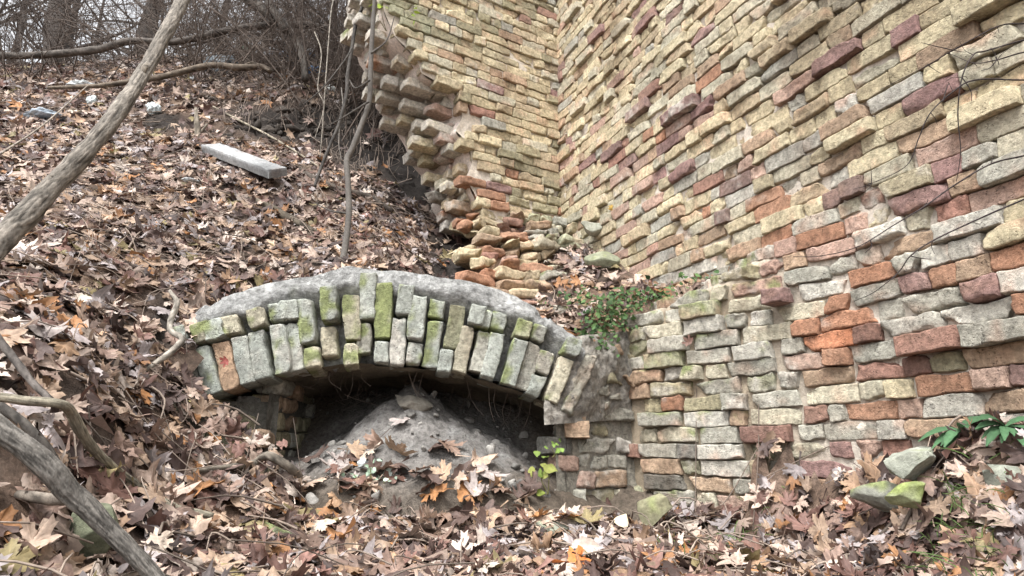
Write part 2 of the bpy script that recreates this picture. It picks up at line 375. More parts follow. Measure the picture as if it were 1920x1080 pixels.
# bricks one can recognise in the photograph
notable = [(1475,527,'purple',.085),(1430,420,'orange',.0),(1412,395,'orange',.0),(1355,425,'purple',.01),(1285,192,'purple',.03),(1262,215,'purple',.03),(1570,105,'purple',.02),
 (1690,55,'purple',.01),(1600,330,'purple',.02),(1755,178,'purple',.0),(1240,255,'orange',-.01),(1565,580,'orange',.0),(1555,650,'orangebright',-.01),(1580,685,'orange',.02),
 (1695,685,'darkred',-.01),(1790,625,'red',.045),(1870,600,'grey',.045),(1540,620,'orange',.01),(1500,775,'red',-.01),(1640,775,'orange',-.01),(1430,817,'darkred',.03),
 (1835,530,'purple',.02),(1900,512,'orange',.0),(1662,520,'orange',.0),(1760,540,'orange',-.01),(1540,455,'orange',.0),(1520,45,'yellow',.03),(1575,270,'yellow',.03),
 (1820,15,'yellow',.04),(1850,190,'yellow',.03),(1430,300,'yellow',.01),(1720,330,'yellow',.02),(1850,500,'tan',.0),(1620,220,'tan',.02),(1400,295,'pink',.0),(1190,205,'purple',.02),
 (1210,175,'red',0),(1380,160,'tan',.01),(1880,410,'yellow',.02),(1690,370,'purple',.01),(1850,450,'white',0),(1395,740,'grey',.03),(1660,810,'white',.01),(1800,760,'white',.0),
 (1380,850,'white',.01),(1270,850,'dark',.0),(1400,880,'yellow',.01),(1275,675,'green',.02),(1230,655,'grey',.03),(1185,880,'red',.0),(1270,770,'orange',0),(1755,690,'darky',-.01),
 (1880,690,'pink',.02),(1790,715,'orange',0),(1340,600,'white',.02),(1480,400,'yellow',.02),(1290,600,'green',.04),(1225,630,'pale',.02),(1560,720,'tan',-.01),(1690,720,'yellow',0)]
bp_ = rpos(s, zz); bx, by = proj(bp_)
used = set()
for (qx, qy, kk, dd) in notable:
    d2 = (bx-qx)**2+(by-qy)**2
    for i in np.argsort(d2)[:4]:
        if i not in used:
            used.add(i); bcol[i] = COL[kk]; dep[i] = dd+.003; wear[i] = min(wear[i], .35); lime[i] = .22+.1*rng.normal() if kk not in ('white', 'grey', 'pale') else .3; moss[i] = -.2 if kk != 'green' else .4; break
e = .02
ax = unit(rpos(s+e, zz)-rpos(s-e, zz)); an = unit(np.cross(ax, np.tile(UP, (B, 1))));
an = np.where(((an*RN).sum(1) < 0)[:, None], -an, an)
tl = g.normal(size=B)*.011; az_ = unit(UP+tl[:, None]*ax); ax = unit(ax-tl[:, None]*UP+an*(g.normal(size=B)*.014)[:, None])
V, f, c = brick_batch(rpos(s, zz, dep), ax, az_, an, hx, hz, .09, (.003+.009*wear), wear, bcol, lime, moss, 100, chop=.5)
mesh_obj('brickwork', V, [f], M_BRICK, wall_r, c)
def mortar_sheet(us, zs, pos, base, seed, colr=MORT, amp=.020, dk=None):
    U, Z = np.meshgrid(us, zs, indexing='ij'); q = np.stack([U, Z, U*0], -1)
    d = base+.020*fbm(q, 1.8, 2, seed+9)+amp*fbm(q, 5, 3, seed)+amp*.55*fbm(q, 26, 2, seed+3)
    P = pos(U, Z, d); cc = colr*(1+.25*fbm(q, 8, 3, seed+5)+.12*fbm(q, 30, 2, seed+6))[..., None]
    gm = sstep(.2, .7, fbm(q, 1.6, 3, seed+8))[..., None]; cc = cc*(1-gm*.45)+np.array((.42, .40, .36))*gm*.45
    if dk is not None: cc = dk(U, Z, cc)
    return P.reshape(-1, 3), grid_faces(len(us), len(zs)), cc.reshape(-1, 3)
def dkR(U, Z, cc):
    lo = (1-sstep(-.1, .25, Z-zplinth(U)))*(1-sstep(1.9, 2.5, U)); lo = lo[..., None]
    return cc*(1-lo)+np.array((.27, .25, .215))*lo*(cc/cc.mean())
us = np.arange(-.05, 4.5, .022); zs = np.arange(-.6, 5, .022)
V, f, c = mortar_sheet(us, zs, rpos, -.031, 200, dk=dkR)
U2, Z2 = np.meshgrid(us, zs, indexing='ij'); bad = ((U2 < 1.34) & (Z2 < .7)).ravel()
f = f[~bad[f].any(1)]
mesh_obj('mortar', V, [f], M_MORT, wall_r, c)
# ------------------------------------------------------------------ left-hand return wall with its broken end
def lplane(px, py, off=0.):
    r0 = at(px, py, 1.0); t = (C0@LN+off)/(r0@LN); p = r0*t; return (p-C0)@LD, p[2]
edge = np.array(sorted([lplane(*q)[::-1] for q in [(712,-60),(712,10),(735,60),(775,100),(785,130),(850,165),(858,190),(862,215),(848,238),(875,265),(880,300),(868,330),(885,360),(903,395),(935,425),(960,470)]]))
def bt(z): return np.interp(z, edge[:, 0], edge[:, 1])
def lpos(t, z, dep=0.):
    t = np.asarray(t, float); z = np.asarray(z, float)
    o = .018*fbm(np.stack([t, z, t*0], -1), 1.1, 2, 161)
    return C0+t[..., None]*LD+(o+dep)[..., None]*LN+z[..., None]*UP
wall_l = thing('broken_wall', 'yellow brick return wall with a jagged broken overhanging end, left of the corner', 'wall', C0+LD*.6+UP*1.0)
sil = np.array(sorted([lplane(*q, -.52)[::-1] for q in [(700,-60),(700,60),(702,130),(700,180),(728,205),(752,240),(775,290),(810,335),(835,375),(845,405),(885,432),(905,470)]]))
def st_(z): return np.interp(z, sil[:, 0], sil[:, 1])
mbF, mbC = MB(), MB()
ZL0 = 1.55
for w in range(5):
    bk = courses(-.1, 2.3, ZL0, 4.95, .0755, 31+w if w else 30, pst=.55, stretch=.235, head=.115); t, z, hx, hz = bk.T
    lim = bt(z)+(np.maximum(st_(z), bt(z))+.03-bt(z))*np.array([0, .42, .68, .9, 1.08])[w]+.06*np.where(np.round((z-ZL0)/.0755) % 2 < 1, 1, -1)*(1 if w else .7)+g.normal(size=len(t))*(.035 if w else .015)
    kp = (t+hx*.5 < lim) & (t > -.1)
    if w: kp &= (t > bt(z)-.35)
    t, z, hx, hz = t[kp], z[kp], hx[kp], hz[kp]; B = len(t)
    nearedge = (lim[kp]-t) < .25
    wear = np.clip(g.beta(1.3, 2.6, B)+.3*(z < 2.1), .02, 1)
    if w: wear = np.clip(wear*.7, 0, 1)
    cu = pick(['yellow','yellow2','buff','pale','tan','darky','grey','orange','red','purple'], [26,20,17,12,6,13,4,1.2,1.2,3], B)
    core = pick(['pink','orange','pale','white','tan','red','buff','yellow'], [16,4,24,22,7,3,9,18], B)
    cc = cu if w == 0 else core
    if w == 0:
        dk = fbm(np.stack([t, z, t*0], -1), 2.2, 2, 166) > .06; cc[dk & (g.random(B) < .55)] = COL['darky']
        gr = (z > 3.1) & (t > 1.25); cc[gr] = COL['green']; oo = (z < 2.15) & (g.random(B) < .25); cc[oo] = COL['orange']
    lime_ = np.where(w == 0, .04, .72)+g.normal(size=B)*.14; moss_ = -.3+np.where((t > 1.2) & (z > 3.0), .55, 0)+np.where(z < 1.8, .25, 0)+g.normal(size=B)*.1
    p = lpos(t, z+.010*noise(np.stack([t, z, t*0], -1), 1.5, 171), g.normal(size=B)*.007-.01*wear-.13*w)
    yaw = g.normal(size=B)*(.02 if w == 0 else .06); tilt = g.normal(size=B)*(.015 if w == 0 else .04)
    ax = unit(LD*-1+yaw[:, None]*LN+tilt[:, None]*UP); an = unit(np.cross(ax, UP)); an = np.where(((an@LN) < 0)[:, None], -an, an); az_ = unit(np.cross(an, ax)); az_ = np.where((az_[:, 2] < 0)[:, None], -az_, az_)
    if w == 0: hxx = np.where(nearedge, hx, hx)
    V, f, c = brick_batch(p, ax, az_, an, hx, hz, .11, .004+.014*wear, wear, cc, lime_, moss_, 300+w*7, chop=.35 if w == 0 else .5, pinkamt=.3 if w == 0 else .08)
    (mbF if w == 0 else mbC).add(V, [f], c)
mbF.build('brickwork', M_BRICK, wall_l); mbC.build('broken_core', M_BRICK, wall_l)
def lm(U, Z, d): return lpos(U*(bt(Z)-.04)/1.0, Z, d)
V, f, c = mortar_sheet(np.linspace(-.03, 1, 70), np.arange(ZL0, 5, .022), lm, -.030, 400, amp=.016)
mb = MB().add(V, [f], c)
nw = 26; zs = np.arange(ZL0, 5, .025); Wg, Zg = np.meshgrid(np.linspace(0, 1, nw), zs, indexing='ij')   # rough mortar of the broken end
q = np.stack([Wg*.6, Zg, Wg*0], -1); tt = bt(Zg)-.055+(np.maximum(st_(Zg), bt(Zg))-bt(Zg))*Wg+.05*fbm(q, 7, 3, 411)
P = lpos(tt, Zg, -.06-.62*Wg+.02*fbm(q, 12, 2, 412)); cc = np.array((.62, .54, .48))*(1+.3*fbm(q, 9, 3, 413))[..., None]
mb.add(P.reshape(-1, 3), [grid_faces(nw, len(zs))], cc.reshape(-1, 3)); mb.build('mortar', M_MORT, wall_l)
# ------------------------------------------------------------------ rubble footing under the corner
rub = thing('rubble_footing', 'crumbling rubble of grey and orange bricks under the corner of the walls', 'rubble', at(960, 585, 3.7))
mb = MB(); Ls = []
rg = np.random.default_rng(55)
for k in range(15):
    z = .66+k*.078; fr = k/14.
    y0 = 3.56+.95*fr**1.1; x0 = at(880+26*math.sin(k*1.3)+8*rg.normal(), 540, 1)[0]*y0; x1 = at(1085-10*k+rg.normal()*12, 540, 1)[0]*y0+.06*k
    if k > 8: x1 = x0+.70
    x = x0
    while x < x1:
        L = rg.choice([.12, .12, .2, .24])
        for dd in (0, .13):
            Ls.append((x+L/2+rg.normal()*.01, y0+dd*1.2+(x-x0)*.35+rg.normal()*.03, z+rg.normal()*.008, L/2, (x-x0)/(x1-x0+.01), k))
        x += L*.86+.01
Ls = np.array(Ls); B = len(Ls); yaw = rg.normal(size=B)*.22-.45; tilt = rg.normal(size=B)*.10; roll = rg.normal(size=B)*.12
ax = unit(np.stack([np.cos(yaw), np.sin(yaw)*-1, tilt], -1)); an = unit(np.stack([np.sin(yaw)*-1, -np.cos(yaw), roll], -1)); az_ = unit(np.cross(ax, -an)); az_ = np.where((az_[:, 2] < 0)[:, None], -az_, az_)
lft = Ls[:, 4] < .45
cc = np.where((lft)[:, None], pick(['orange','red','tan','buff','pink','yellow2','darkred'], [22,12,18,14,10,12,5], B), pick(['grey','green','pale','buff','tan'], [30,18,18,10,8], B))
V, f, c = brick_batch(Ls[:, :3], ax, az_, an, Ls[:, 3]-.004, .031+rg.random(B)*.006, .12, .010+rg.random(B)*.012, .5+rg.random(B)*.5, cc, np.where(lft, -.1, .12)+rg.normal(size=B)*.15, np.where(lft, -.3, .15)+rg.normal(size=B)*.15, 500, chop=.9)
mesh_obj('brickwork', V, [f], M_BRICK, rub, c)
nw, nz_ = 40, 50; U, Z = np.meshgrid(np.linspace(0, 1, nw), np.linspace(.6, 1.9, nz_), indexing='ij'); fr = (Z-.7)/1.1
Yy = 3.77+.95*np.clip(fr, 0, 1.3)**1.1+U*.34; Xx = (893-960)/F*Yy+U*.75
q = np.stack([Xx, Yy, Z], -1); P = q+nvec(q, 7, 3, 520)*.09
cc = np.where((U < .4)[..., None], np.array((.21, .145, .10)), np.array((.25, .235, .195)))*(1+.35*fbm(q, 9, 3, 525))[..., None]
mesh_obj('mortar', P.reshape(-1, 3), [grid_faces(nw, nz_)], M_MORT, rub, cc.reshape(-1, 3))
# ------------------------------------------------------------------ arch
arch = thing('brick_arch', 'low mossy brick arch of upright bricks over a dark opening in the bank', 'arch', AL+AD*SPAN/2-UP*.25)
NV = 23; Ls = []; rg = np.random.default_rng(77)
for k in range(NV):
    ang = -AMAX*.985+2*AMAX*.985*(k+.5)/NV; ang += rg.normal()*.004
    L1 = .24 if (k % 2 == 0) else .115; 
    if rg.random() < .18: L1 = .24
    tot = .35; r0 = RAD+rg.normal()*.006+(.0 if k % 2 else -.006)
    out1 = rg.normal()*.010; out2 = rg.normal()*.014
    missing = k in (8, 10)
    if missing: r0 += .055; L1 = .16
    L2 = tot-L1-.01
    if k in (0, 1, 21, 22): L2 = min(L2, .12)
    if k in (10, 11, 12): L2 += .06
    Ls.append((ang, r0+L1/2, L1/2-.004, out1-(.05 if missing else 0)))
    if L2 > .05: Ls.append((ang+rg.normal()*.006, r0+L1+.006+L2/2, L2/2-.003, out2+.012*(k % 3 == 1)))
Ls = np.array(Ls); B = len(Ls); sa, ca = np.sin(Ls[:, 0]), np.cos(Ls[:, 0])
rad = sa[:, None]*AD+ca[:, None]*UP; tan = ca[:, None]*AD-sa[:, None]*UP
cen_ = AL+AD*ACX+UP*ACZ+rad*Ls[:, 1:2]+AN*(Ls[:, 3:4])
wid = (2*AMAX*RAD/NV)/2*np.clip(Ls[:, 1]/RAD, 1, 1.12)-.0022
jit = rg.normal(size=(B, 3))*.03; an = unit(AN+jit[:, :1]*tan+jit[:, 1:2]*rad); axx = unit(rad-an*(rad*an).sum(1, keepdims=True)); tz_ = unit(np.cross(an, axx))
upper = Ls[:, 1] > RAD+.18
cc = np.where(upper[:, None], pick(['cool','green','pale'], [30,20,10], B), pick(['pale','cool','grey','tan'], [16,40,14,4], B))
V, f, c = brick_batch(cen_, axx, tz_, an, Ls[:, 2], wid, .25, .006+rg.random(B)*.006, .12+rg.random(B)*.4, cc, np.where(upper, .05, .16)+rg.normal(size=B)*.1, np.where(upper, .46, .2)+rg.normal(size=B)*.16, 600, chop=.35, pinkamt=.04, tone=.06)
mesh_obj('arch_ring', V, [f], M_BRICK, arch, c)
# mortar behind the ring + grey render cap
na, nb = 150, 34; A_, T_ = np.meshgrid(np.linspace(-AMAX*1.02, AMAX*1.02, na), np.linspace(0, 1, nb), indexing='ij')
q = np.stack([A_*RAD, T_, A_*0], -1); fa = np.abs(A_)/AMAX
crest = RAD+.455-.13*np.clip(fa-.72, 0, 1)/.28+.035*np.cos(A_*7)*(fa < .8)+.025*fbm(q, 4, 2, 611)
r_ = np.where(T_ < .55, RAD+.02+(crest-RAD-.02)*(T_/.55), crest+.05*np.sin((T_-.55)/.45*1.6))
b_ = .12-.105*sstep(.28, .46, T_)+np.where(T_ < .55, .04*sstep(.45, .55, T_), .04+.45*(T_-.55)/.45)
r_ = r_+.030*fbm(q, 8, 4, 612)-.03*sstep(.07, 0, np.abs(fbm(q, 3.5, 2, 616))); b_ = b_+.045*fbm(q, 9, 4, 613)
P = AL+AD*(ACX+r_*np.sin(A_))[..., None]-AN*b_[..., None]+UP*(ACZ+r_*np.cos(A_))[..., None]
cc = np.array((.27, .27, .262))*(1+.45*fbm(P, 11, 4, 614)+.3*fbm(P*np.array([3., 1, .6]), 22, 2, 618))[..., None]
mz = sstep(.35, .8, fbm(P, 6, 3, 615))[..., None]*.35*(T_ < .6)[..., None]; cc = cc*(1-mz)+MOSS*.8*mz
mesh_obj('render_cap', P.reshape(-1, 3), [grid_faces(na, nb)], M_CAP, arch, cc.reshape(-1, 3))
# vault soffit
na, nb = 60, 30; A_, T_ = np.meshgrid(np.linspace(-AMAX*1.03, AMAX*1.03, na), np.linspace(.05, 1.35, nb), indexing='ij')
q = np.stack([A_*RAD, T_, A_*0], -1); r_ = RAD+.015+.02*fbm(q, 9, 3, 621)+.03*np.round(fbm(q, 5, 1, 622)*2)/2
P = AL+AD*(ACX+r_*np.sin(A_))[..., None]-AN*T_[..., None]+UP*(ACZ+r_*np.cos(A_)-.05*T_)[..., None]
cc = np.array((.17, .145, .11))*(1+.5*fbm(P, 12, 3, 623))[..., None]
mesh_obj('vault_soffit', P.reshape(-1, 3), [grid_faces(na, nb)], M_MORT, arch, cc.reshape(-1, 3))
# springer slabs of hard mortar, jamb bricks
def patch(P0, P1, z0, z1, seed, pal, wts, lime_, moss_, name, parent, dep=.12, jit=.01, zt=None, mcol=(.26, .24, .2), dark=None, wear0=.3):
    d = P1-P0; L = np.linalg.norm(d); d = d/L; nrm = np.array([d[1], -d[0], 0])
    bk = courses(0, L-.03, z0, z1, .083, seed, pst=.4); u, z, hx, hz = bk.T
    kp = (u+hx < L+.06) & (u-hx > -.06)
    if zt is not None: kp &= z < zt(u/L)
    u, z, hx, hz = u[kp], z[kp], hx[kp], hz[kp]; B = len(u); rr = np.random.default_rng(seed)
    p = P0+u[:, None]*d+z[:, None]*UP+nrm*(rr.normal(size=B)*jit)[:, None]
    wr = np.clip(wear0+rr.random(B)*.5, 0, 1)
    V, f, c = brick_batch(p, np.tile(d, (B, 1)), np.tile(UP, (B, 1)), np.tile(nrm, (B, 1)), hx, hz, dep, .007+.012*wr, wr, pick(pal, wts, B), lime_+rr.normal(size=B)*.1, moss_+rr.normal(size=B)*.1, seed, chop=.6, pinkamt=.08, tone=.12)
    mb = MB().add(V, [f], c); us = np.arange(-.02, L+.02, .02); zs = np.arange(z0, z1, .02)
    U, Z = np.meshgrid(us, zs, indexing='ij'); q = np.stack([U, Z, U*0], -1)
    P = P0+U[..., None]*d+Z[..., None]*UP+nrm*(-.014+.02*fbm(q, 7, 3, seed))[..., None]
    fz = grid_faces(len(us), len(zs))
    if zt is not None:
        bad = (Z > zt(U/L)+.04).ravel(); fz = fz[~bad[fz].any(1)]
    mb.add(P.reshape(-1, 3), [fz], (np.array(mcol)*(1+.3*fbm(q, 9, 3, seed+2))[..., None]).reshape(-1, 3))
    return mb.build(name, M_BRICK, parent)
patch(np.array([.24, 3.24, 0]), PA+np.array([.03, .02, 0]), -.5, .22, 701, ['tan','grey','pale','pink','darky','dark'], [4,14,8,2,5,2], .15, -.15, 'jamb', arch)
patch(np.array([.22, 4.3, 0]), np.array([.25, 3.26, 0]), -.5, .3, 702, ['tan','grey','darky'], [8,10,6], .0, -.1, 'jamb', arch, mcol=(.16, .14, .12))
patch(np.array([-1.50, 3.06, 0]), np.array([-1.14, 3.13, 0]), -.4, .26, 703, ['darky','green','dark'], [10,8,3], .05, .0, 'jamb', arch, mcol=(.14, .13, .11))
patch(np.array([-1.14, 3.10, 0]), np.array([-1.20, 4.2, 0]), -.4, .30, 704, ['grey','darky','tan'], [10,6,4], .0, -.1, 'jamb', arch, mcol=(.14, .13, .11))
# mortar mass right of the ring, over the haunch
nu, nv = 46, 46; U, Vv = np.meshgrid(np.linspace(0, 1, nu), np.linspace(0, 1, nv), indexing='ij')
Pl = AR-AD*.10+AN*.00; Pr = PA+np.array([.05, .02, 0]); zlo = .13+.05*U; zhi = .56+.10*U
zz_ = zlo+(zhi-zlo)*Vv; cutl = np.clip((zz_-.22)*.55, 0, 1)   # follows the slope of the last voussoir
base_ = Pl+(Pr-Pl)*(cutl+(1-cutl)*U)[..., None]; q = base_+UP*zz_[..., None]
bul = .055*np.sin(np.pi*np.clip(U, 0, 1))*np.sin(np.pi*np.clip(Vv, .05, 1))
P = q+AN*(.0+bul+.075*fbm(q, 5, 4, 641)+.022*fbm(q, 22, 3, 642))[..., None]
cc = np.array((.27, .25, .22))*(1+.35*fbm(q, 8, 4, 643))[..., None]; mz = sstep(.35, .75, fbm(q, 7, 3, 644))[..., None]*.5; cc = cc*(1-mz)+MOSS*.6*mz
mesh_obj('haunch_mortar', P.reshape(-1, 3), [grid_faces(nu, nv)], M_CAP, arch, cc.reshape(-1, 3))
rg = np.random.default_rng(646); hb = []
for k in range(7):                                          # brick ends showing through the mortar
    for j in range(2):
        u_ = rg.uniform(.35, 1.); hb.append(Pl+(Pr-Pl)*u_+AN*(.018+rg.random()*.03)+UP*(.20+k*.058+rg.normal()*.008))
B = len(hb); d_ = unit(Pr-Pl); d_ = d_+np.zeros((B, 3)); tl = rg.normal(size=B)*.18; ax = unit(d_+tl[:, None]*UP); az_ = unit(UP-tl[:, None]*d_)
V, f, c = brick_batch(np.array(hb), ax, az_, np.tile(AN, (B, 1)), rg.uniform(.035, .07, B), .026+rg.random(B)*.006, .1, .014, .8+rg.random(B)*.2, pick(['grey','tan','darky','pale'], [14,5,6,4], B)*.85, .05+rg.normal(size=B)*.1, rg.normal(size=B)*.15, 647, chop=.9)
mesh_obj('haunch_bricks', V, [f], M_BRICK, arch, c)
# left skewback: an inclined slab of old mortar
def slab_mesh(cenp, axd, azd, and_, hx, hz, D, r, wear, colr, lime_, moss_, seed, chop=.4):
    return brick_batch([cenp], [axd], [azd], [and_], [hx], [hz], [D], [r], [wear], np.array([colr]), lime_, moss_, seed, chop, 14, 8)
dr = unit(archp(-AMAX*1.1, RAD+.3, 0)-archp(-AMAX*1.1, RAD, 0)); tn = unit(np.cross(AN, dr))
V, f, c = slab_mesh(archp(-AMAX*1.085, RAD+.13, .0), dr, tn, AN, .165, .045, .25, .012, .7, COL['grey'], .1, .05, 650)
mesh_obj('skewback', V, [f], M_BRICK, arch, c)
V, f, c = slab_mesh(archp(AMAX*1.05, RAD+.14, .02), unit(archp(AMAX*1.06, RAD+.3, 0)-archp(AMAX*1.06, RAD, 0)), unit(np.cross(AN, unit(archp(AMAX*1.06, RAD+.3, 0)-archp(AMAX*1.06, RAD, 0)))), AN, .17, .036, .25, .014, .9, (.22,.215,.185), -.1, .25, 651)
mesh_obj('skewback', V, [f], M_BRICK, arch, c)
# ------------------------------------------------------------------ soil inside the opening
xs2 = np.arange(-2.0, .75, .03); ys2 = np.arange(2.55, 4.75, .03); GX, GY = np.meshgrid(xs2, ys2, indexing='ij')
q = np.stack([GX, GY, GX*0], -1)
dd = np.sqrt(((GX+.50)*1.0)**2+((GY-3.42)*1.05)**2)
fl = -.30+np.clip(.665-dd*.70, 0, 1)**1.04+.85*sstep(3.45, 4.3, GY)+.20*sstep(-.9, -1.5, GX)+.14*sstep(-.1, .4, GX)*sstep(3.2, 3.5, GY)
fl = fl+.06*fbm(q, 5, 4, 660)+.05*fbm(q, 16, 3, 661)
_a, _b = arch_ab(np.stack([GX, GY], -1).reshape(-1, 2)); _a, _b = _a.reshape(GX.shape), _b.reshape(GX.shape)
fl = fl-.14*np.maximum(sstep(ALEN-.06, ALEN+.04, _a)*(1-sstep(.0, .1, _b)), 1-sstep(-.36, -.26, _b))
P = np.stack([GX, GY, fl], -1); cc = np.array((.17, .16, .15))*(1+.5*fbm(P, 9, 4, 662))[..., None]
w_ = sstep(.25, .5, fbm(P, 26, 2, 663))[..., None]*.5; cc = cc*(1-w_)+np.array((.33, .33, .32))*w_
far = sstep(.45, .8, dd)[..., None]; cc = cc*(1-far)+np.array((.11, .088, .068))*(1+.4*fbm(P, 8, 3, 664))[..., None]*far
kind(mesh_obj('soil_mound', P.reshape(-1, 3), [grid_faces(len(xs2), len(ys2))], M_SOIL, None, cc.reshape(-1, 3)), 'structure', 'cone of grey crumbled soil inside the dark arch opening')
def floor_z(x, y):
    i = int(np.clip(round((x+2.0)/.03), 0, len(xs2)-1)); j = int(np.clip(round((y-2.55)/.03), 0, len(ys2)-1)); return fl[i, j]
# ------------------------------------------------------------------ leaves
half = np.array([(0,1.0),(.05,.86),(.13,.86),(.11,.72),(.21,.70),(.16,.56),(.19,.50),(.34,.62),(.38,.74),(.47,.70),(.60,.78),(.57,.62),(.66,.56),(.50,.47),(.42,.38),(.40,.32),(.55,.30),(.66,.20),(.54,.14),(.44,.07),(.28,.06),(.14,-.03)])
outl = np.concatenate([half, [(0, .02)], half[:0:-1]*[-1, 1]]); tips = [0, 10, 17]; NO = len(outl); tips = tips+[NO-10, NO-17]
CTR = np.array([0, .30])
outl_far = outl[[0, 3, 6, 10, 14, 17, 20, 22, 24, 27, 30, 34, 38, 41]]
def leaf_template(ol, rings, r_, curl=1.0):
    n = len(ol); rs = np.linspace(0, 1, rings+1)[1:]
    V = [np.array([[0, .30]])]
    for a in rs: V.append(CTR+(ol-CTR)*a)
    V = np.concatenate(V); ang = np.tile(np.arctan2(ol[:, 0], ol[:, 1]-.05), rings)
    rad_ = np.concatenate([[0], np.repeat(rs, n)])
    x, y = V[:, 0]*(1+r_.normal()*.08), V[:, 1]-.35
    a, b, c_ = r_.normal()*.42*curl, r_.normal()*.4*curl, r_.normal()*.5*curl
    z = a*x*x+b*y*y+c_*x*y
    ribs = np.concatenate([[1.], np.tile(np.abs(np.cos(2.75*np.arctan2(ol[:, 0], ol[:, 1]-.02))), rings)])
    z = z+.07*curl*(ribs-.5)*rad_*r_.uniform(.4, 1.6)
    p3 = np.column_stack([x, y, np.full(len(x), r_.random()*50)])
    z = z+.12*curl*noise(p3, 3.2, int(r_.integers(9999)))+.06*curl*noise(p3, 7, int(r_.integers(9999)))
    # roll an edge over
    if r_.random() < .6:
        th = r_.random()*6.28; dirv = np.array([math.cos(th), math.sin(th)]); t = x*dirv[0]+y*dirv[1]; t0 = r_.uniform(.05, .3); kq = r_.uniform(1.5, 4.5)*r_.choice([-1, 1])*curl
        ex = np.clip(t-t0, 0, None); an_ = ex*kq; nt_ = np.where(ex > 0, np.sin(an_)/kq-ex, 0); nz_ = np.where(ex > 0, (1-np.cos(an_))/kq, 0)
        x = x+nt_*dirv[0]; y = y+nt_*dirv[1]; z = z+nz_
    tri = [[0, 1+i, 1+(i+1) % n] for i in range(n)]; quad = []
    for k in range(rings-1):
        o = 1+k*n
        quad += [[o+i, o+n+i, o+n+(i+1) % n, o+(i+1) % n] for i in range(n)]
    vein = np.zeros(len(V)); vein[0] = 1
    if len(ol) == NO:
        for k in range(rings):
            for t_ in tips: vein[1+k*n+t_] = 1
    # stalk
    nv = len(V); sl = r_.uniform(.3, .8); sx = r_.normal()*.15
    st = np.array([[-.012, -.33, 0], [.012, -.33, 0], [.008+sx, -.33-sl, .1*r_.normal()], [-.008+sx, -.33-sl, .1*r_.normal()]])
    i0 = 1+(rings-1)*n+22 if n == NO else 1+(rings-1)*n+7
    st[:2, 2] += z[i0]; st[:2, 1] += (y[i0]+.33); st[:2, 0] += x[i0]
    Vv = np.concatenate([np.column_stack([x, y, z]), st]); quad.append([nv, nv+1, nv+2, nv+3])
    return Vv, np.array(quad), np.array(tri), np.concatenate([vein, [0, 0, 0, 0]])
LEAFC = np.array([(.41,.305,.235),(.34,.24,.165),(.30,.19,.115),(.30,.145,.06),(.085,.055,.045),(.31,.265,.245),(.155,.085,.065),(.24,.19,.09),(.21,.14,.105),(.48,.395,.32)])
LEAFW = np.array([17, 14, 8, 4, 24, 13, 12, 2, 18, 6.]); LEAFW /= LEAFW.sum()
lr = np.random.default_rng(21)
T_NEAR = [leaf_template(outl, 3, lr, lr.uniform(.5, 1.5)) for _ in range(44)]
T_NEAR += [(V*np.array([.62, 1.05, 1.2]), q_, t_, v_) for V, q_, t_, v_ in T_NEAR[:8]]
T_FAR = [leaf_template(outl_far, 2, lr, lr.uniform(.5, 1.5)) for _ in range(30)]
def frames(nrm, spin):
    ref = np.where(np.abs(nrm[:, 2:3]) > .9, np.array([[1., 0, 0]]), np.array([[0, 0, 1.]]))
    a = unit(np.cross(ref, nrm)); b = np.cross(nrm, a); c_, s_ = np.cos(spin)[:, None], np.sin(spin)[:, None]
    return a*c_+b*s_, b*c_-a*s_
def leaves_mesh(mb, P, nrm, size, colr, templ, r_):
    B = len(P)
    if not B: return
    X, Y = frames(nrm, r_.random(B)*6.283); ti = r_.integers(len(templ), size=B); fl_ = np.where(r_.random(B) < .5, 1, -1)
    for k, (V, q, t, vein) in enumerate(templ):
        I = np.where(ti == k)[0]
        if not len(I): continue
        L = V[None]*size[I][:, None, None]
        Wp = P[I][:, None, :]+L[..., 0:1]*X[I][:, None]+L[..., 1:2]*Y[I][:, None]+(L[..., 2:3]*fl_[I][:, None, None])*nrm[I][:, None]
        cc = colr[I][:, None, :]*(1+.30*vein)[None, :, None]*(1+.22*noise(Wp, 28, 5)[..., None])
        n = len(V); o = (np.arange(len(I))*n)[:, None, None]
        mb.add(Wp.reshape(-1, 3), [(q[None]+o).reshape(-1, 4), (t[None]+o).reshape(-1, 3)], cc.reshape(-1, 3))
def wall_blocked(xy):
    s_ = (xy-C0[:2])@RD[:2]; n_ = (xy-C0[:2])@RN[:2]
    return (n_ < .02)
def scatter(n, x0, x1, y0, y1, seed, dens):
    r_ = np.random.default_rng(seed); xy = np.column_stack([r_.uniform(x0, x1, n), r_.uniform(y0, y1, n)])
    z = terr(xy); a, b = arch_ab(xy); z = np.where((a > .55) & (a < ALEN+.42) & (b > -.40) & (b < 0), np.minimum(z, -.27), z); p = np.column_stack([xy, z]); px, py = proj(p)
    s_ = (xy-C0[:2])@RD[:2]; n_ = (xy-C0[:2])@RN[:2]
    a, b = arch_ab(xy)
    ok = (px > -900) & (px < 2800) & (py < 1400) & (n_ > .03) & ~((s_ > 1.3) & (n_ < dplinth(s_)+.03) & (z < .5))
    ok &= ~((a > .03) & (a < ALEN+.40) & (b > -.16) & (b < .22))
    ok &= ~((a > .1) & (a < ALEN+.1) & (b >= .2) & (b < .48) & (r_.random(n) < .85))
    ok &= r_.random(n) < dens(px, py, xy)*(1-bare(px, py)*.9)
    return p[ok]
def dens_n(px, py, xy):
    d = np.ones(len(px)); d = np.where((px > 950) & (py < 620) & (py > 380), .55, d)
    clump = .55+.9*fbm(np.column_stack([xy, xy[:, 0]*0]), 2.5, 2, 91)
    return d*np.clip(.75+clump*.4, .2, 1)
mb = MB()
